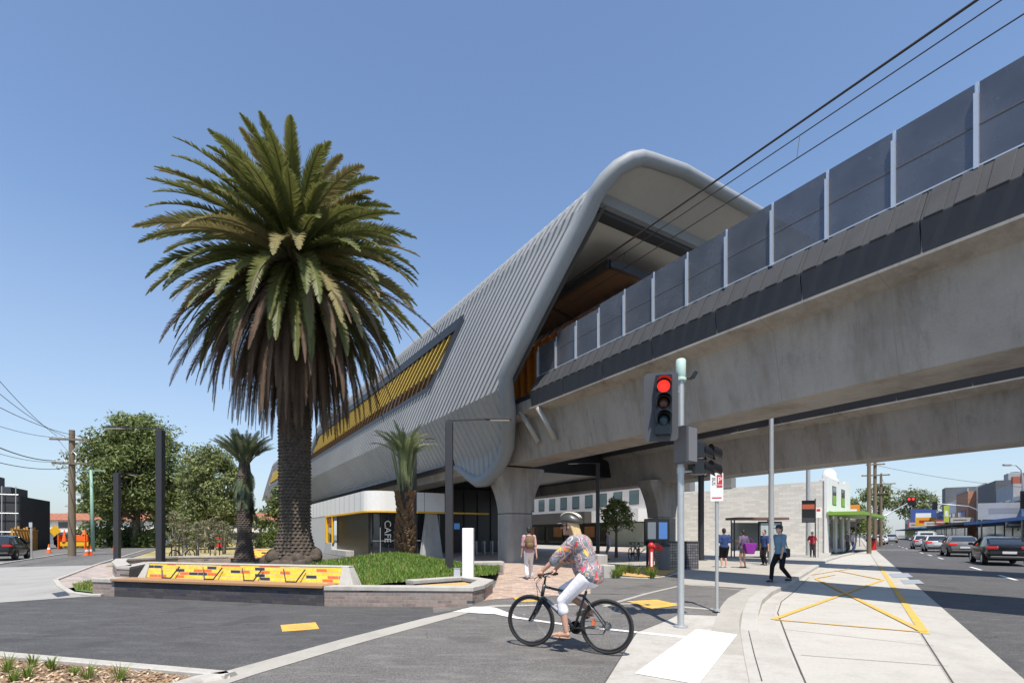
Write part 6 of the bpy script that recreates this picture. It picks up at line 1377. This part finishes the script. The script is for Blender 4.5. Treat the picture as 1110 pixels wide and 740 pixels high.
# ---------------------------------------------------------------- vehicles
m_lamp = M('tail_lamp', (.42,.015,.02), .2, .1, 6); m_lampon = emis('brake_light', (1,.03,.025), .35); m_head = M('head_lamp', (.6,.62,.64), .1, .05); m_plate = M('number_plate', (.62,.63,.66), .5, .05)
m_cglass = glassmat('car_glass', (.022,.027,.032), .05)
def car(label, loc, rz, col, kind='sedan', name='parked_car', rough=.25, group=None, metal=.3, brake=False):
    th = thing(name, label, 'car', loc, rz, group); paint = M('car_paint_'+'_'.join('%d' % (x*100) for x in col), col, rough, .04, 1, metal, spec=.6)
    L_, W, H_ = {'sedan': (4.75,.91,1.44), 'hatch': (4.1,.87,1.48), 'suv': (4.55,.92,1.66), 'van': (5.0,.96,1.95)}[kind]
    # body: x from rear 0 to front L_
    st = {'sedan': [(0,.80,.50,.86),(.08,.86,.36,1.02),(.35,.92,.28,1.07),(.95,.98,.22,1.03),(2.3,1.0,.20,.98),(3.4,1.0,.20,.96),(3.9,.97,.22,.88),(4.5,.86,.26,.74),(4.75,.66,.34,.60)],
          'hatch': [(0,.82,.48,.92),(.06,.88,.34,1.0),(.4,.95,.26,1.02),(1.0,.99,.22,1.0),(2.2,1.0,.2,.97),(3.1,1.0,.2,.96),(3.6,.95,.24,.84),(4.1,.70,.34,.62)],
          'suv': [(0,.84,.52,1.0),(.06,.9,.38,1.12),(.4,.96,.3,1.12),(1.2,1.0,.26,1.08),(2.5,1.0,.25,1.06),(3.4,1.0,.25,1.04),(4.1,.95,.28,.94),(4.55,.75,.36,.72)],
          'van': [(0,.9,.5,1.1),(.06,.95,.36,1.15),(.5,.98,.28,1.15),(2.5,1.0,.25,1.15),(4.0,1.0,.25,1.1),(4.6,.95,.28,1.0),(5.0,.8,.36,.8)]}[kind]
    def ring(x, w, z0, z1):
        w *= W; h = z1-z0; return [(x,-w*.90,z0),(x,w*.90,z0),(x,w*.985,z0+h*.22),(x,w,z0+h*.55),(x,w*.965,z0+h*.86),(x,w*.88,z1),(x,-w*.88,z1),(x,-w*.965,z0+h*.86),(x,-w,z0+h*.55),(x,-w*.985,z0+h*.22)]
    MB().loft([ring(*s) for s in st]).build('body', paint, th, smooth=True, auto=38)
    cab = {'sedan': [(.30,.98,.62,1.06),(.95,1.36,.66,1.02),(1.75,H_,.68,1.0),(2.45,H_-.03,.68,.98),(3.35,.99,.74,.96)], 'hatch': [(.05,1.0,.70,1.0),(.45,1.40,.68,1.0),(1.4,H_,.68,.98),(2.2,H_-.04,.68,.96),(3.05,.97,.74,.96)], 'suv': [(.06,1.1,.72,1.1),(.40,1.58,.69,1.08),(1.5,H_,.69,1.06),(2.4,H_-.04,.69,1.05),(3.25,1.06,.75,1.04)], 'van': [(.05,1.12,.9,1.12),(.12,1.88,.82,1.12),(1.5,H_,.82,1.12),(3.3,H_-.05,.82,1.1),(4.2,1.12,.86,1.1)]}[kind]
    g = MB(); g.loft([[(x,-w*1.2*W/.91,zb-.03),(x,w*1.2*W/.91,zb-.03),(x,w*W/.91*1.0,max(zb,z-.05)),(x,w*W/.91*.8,z),(x,-w*W/.91*.8,z),(x,-w*W/.91,max(zb,z-.05))] for x, z, w, zb in cab]); g.build('windows', m_cglass if kind != 'van' else paint, th, smooth=True, auto=35)
    # roof skin and pillars
    r_ = MB(); c1, c2, c3 = cab[1], cab[2], cab[3]; k = W/.91
    r_.loft([[(x,-w*k*1.01,z-.055),(x,w*k*1.01,z-.055),(x,w*k*.82,z+.015),(x,-w*k*.82,z+.015)] for x, z, w, zb in (c1,c2,c3)])
    for s in (-1,1):
        for (a, b_) in ((cab[0],cab[1]),(cab[4],cab[3])): r_.bar((a[0],s*a[2]*k*1.16,a[1]-.02),(b_[0],s*b_[2]*k*.98,b_[1]-.04),.09,.07)
        mx_ = (c2[0]+c3[0])/2; r_.bar((mx_,s*c2[2]*k*1.19,c2[3]-.02),(mx_-.05,s*c2[2]*k*1.0,c2[1]-.05),.09,.03)
    r_.build('roof', paint, th, smooth=True, auto=40)
    if kind == 'van': MB().box(-.0,.07,-.62,.62,1.3,1.75).build('rear_window', m_cglass, th)
    for x in (.82, L_-.88):
        for s in (-1,1):
            w = MB(); w.T = Matrix.Translation((x,s*(W-.10),.33)) @ Matrix.Rotation(R(90),4,'X'); w.lathe([(.20,-.10),(.31,-.11),(.335,-.07),(.335,.07),(.31,.11),(.20,.10)], 22); wo = w.build('wheel', m_tyre, th, smooth=True, auto=40)
            w = MB(); w.T = Matrix.Translation((x,s*(W-.10)+s*.085,.33)) @ Matrix.Rotation(R(90),4,'X'); w.lathe([(.205,-.02),(.215,.0),(.05,.02),(.03,.025)], 18); w.build('rim', m_alu, wo)
    for s in (-1,1):
        z = st[1][3]-.22; MB().bbox(-.02,.30,s*.60*k-.20 if s > 0 else s*.60*k-.24,s*.60*k+.24 if s > 0 else s*.60*k+.20,z,z+.16,.03).build('tail_light', m_lampon if brake else m_lamp, th)
        MB().bbox(L_-.34,L_-.06,s*.58*k-.16,s*.58*k+.16,.60,.72,.03).build('headlight', m_head, th)
        mm = MB(); mm.bbox(3.02*L_/4.75,3.2*L_/4.75,s*(W+.10)-.10,s*(W+.10)+.10,.98,1.12,.03); mm.build('mirror', paint, th)
    MB().box(-.035,.02,-.26,.26,.60,.72).build('number_plate', m_plate, th); MB().bbox(-.05,.2,-W*.8,W*.8,.34,.48,.03).build('bumper', m_black, th)
    return th
CA = math.atan2(.8286,.5599); gq = 'cars queueing on the street'
car('black sedan nearest the camera, half cut off by the right edge', RS(6.15,34.4), CA, (.012,.013,.016), 'sedan', 'street_car', .16, gq, .2)
car('silver grey sedan just ahead of the black sedan', RS(6.1,46.6), CA, (.20,.195,.19), 'sedan', 'street_car', .3, gq, .4, True)
car('white hatchback ahead of the silver grey sedan', RS(5.85,58.5), CA, (.55,.56,.56), 'hatch', 'street_car', .3, gq, .1, True)
car('second white hatchback farther ahead, partly behind the first one', RS(5.7,68.5), CA, (.50,.51,.52), 'hatch', 'street_car', .3, gq, .1, True)
car('white van ahead of the queue of cars', RS(7.3,84), CA, (.62,.63,.63), 'van', 'street_car', .35, gq, 0)
gp_ = 'cars farther along the left lane'
car('white sedan leftmost of the far cars, beside the person in red', RS(2.35,92), CA, (.58,.58,.57), 'sedan', 'street_car', .3, gp_, .1)
car('white hatchback in the middle of the far cars', RS(3.2,106), CA+math.pi, (.60,.60,.58), 'hatch', 'street_car', .3, gp_, .1)
car('pale suv rightmost of the far cars', RS(5.2,118), CA, (.42,.44,.44), 'suv', 'street_car', .3, gp_, .1)
car('grey car distant between the far white cars', RS(2.4,135), CA, (.22,.23,.24), 'suv', 'street_car', .3, gp_, .2)
car('dark car parked at the far right kerb beyond the van', RS(11.3,112), CA, (.03,.035,.05), 'suv', 'street_car', .25, None, .2)
car('black car at the left edge of the picture beside the orange hoarding', G(-8,607.5,.01), math.atan2(.8595,-.5111)+math.pi*0, (.02,.021,.024), 'hatch', 'parked_car', .2)
car('dark parked car by the road works, left of the wooden pole', G(66,593.8,.01), R(95), (.025,.027,.035), 'suv', 'parked_car', .2)
car('white parked car right of the wooden pole', G(95,593,.01), R(150), (.60,.61,.62), 'sedan', 'parked_car', .3)
car('grey parked car in the shade under the large tree', G(158,592,.01), R(170), (.20,.22,.25), 'sedan', 'parked_car', .3)
# ---------------------------------------------------------------- light, sky, camera
w = bpy.data.worlds.new('World'); SC.world = w; w.use_nodes = True; nt = w.node_tree
sky = nt.nodes.new('ShaderNodeTexSky'); sky.sky_type = 'NISHITA'; sky.sun_disc = False
SUNV = Vector((.06, -.49, 1)).normalized()
sky.sun_elevation = math.asin(SUNV.z); sky.sun_rotation = math.atan2(SUNV.x, SUNV.y); sky.altitude = 50; sky.air_density = 1.0; sky.dust_density = .3; sky.ozone_density = 2.0
bg = nt.nodes['Background']; bg.inputs['Strength'].default_value = .128
tc = nt.nodes.new('ShaderNodeTexCoord'); sz = nt.nodes.new('ShaderNodeSeparateXYZ'); nt.links.new(tc.outputs['Generated'], sz.inputs[0])
fz = ramp(nt, sz.outputs[2], [(0,(.85,.85,.85)),(.10,(.55,.55,.55)),(.45,(0,0,0))])
nt.links.new(mix(nt, fz, sky.outputs['Color'], (2.15,2.5,3.0)), bg.inputs['Color'])
sl = bpy.data.lights.new('sun', 'SUN'); sl.energy = 4.0; sl.angle = R(.53); sl.color = (1, .94, .855)
so = bpy.data.objects.new('sun', sl); COL.objects.link(so); so.rotation_euler = (-SUNV).to_track_quat('-Z', 'Y').to_euler(); so.location = (0,-20,60)
cam = bpy.data.cameras.new('camera'); cam.sensor_width = 36; cam.lens = 18.0; cam.shift_y = (HY-370)/1110; cam.clip_end = 3000; cam.clip_start = .1
co = bpy.data.objects.new('camera', cam); COL.objects.link(co); co.location = (0, 0, EYE); co.rotation_euler = (R(90), 0, 0); SC.camera = co
vs = SC.view_settings; vs.view_transform = 'Standard'; vs.look = 'None'; vs.gamma = 1; vs.use_curve_mapping = False; vs.exposure = 0.68
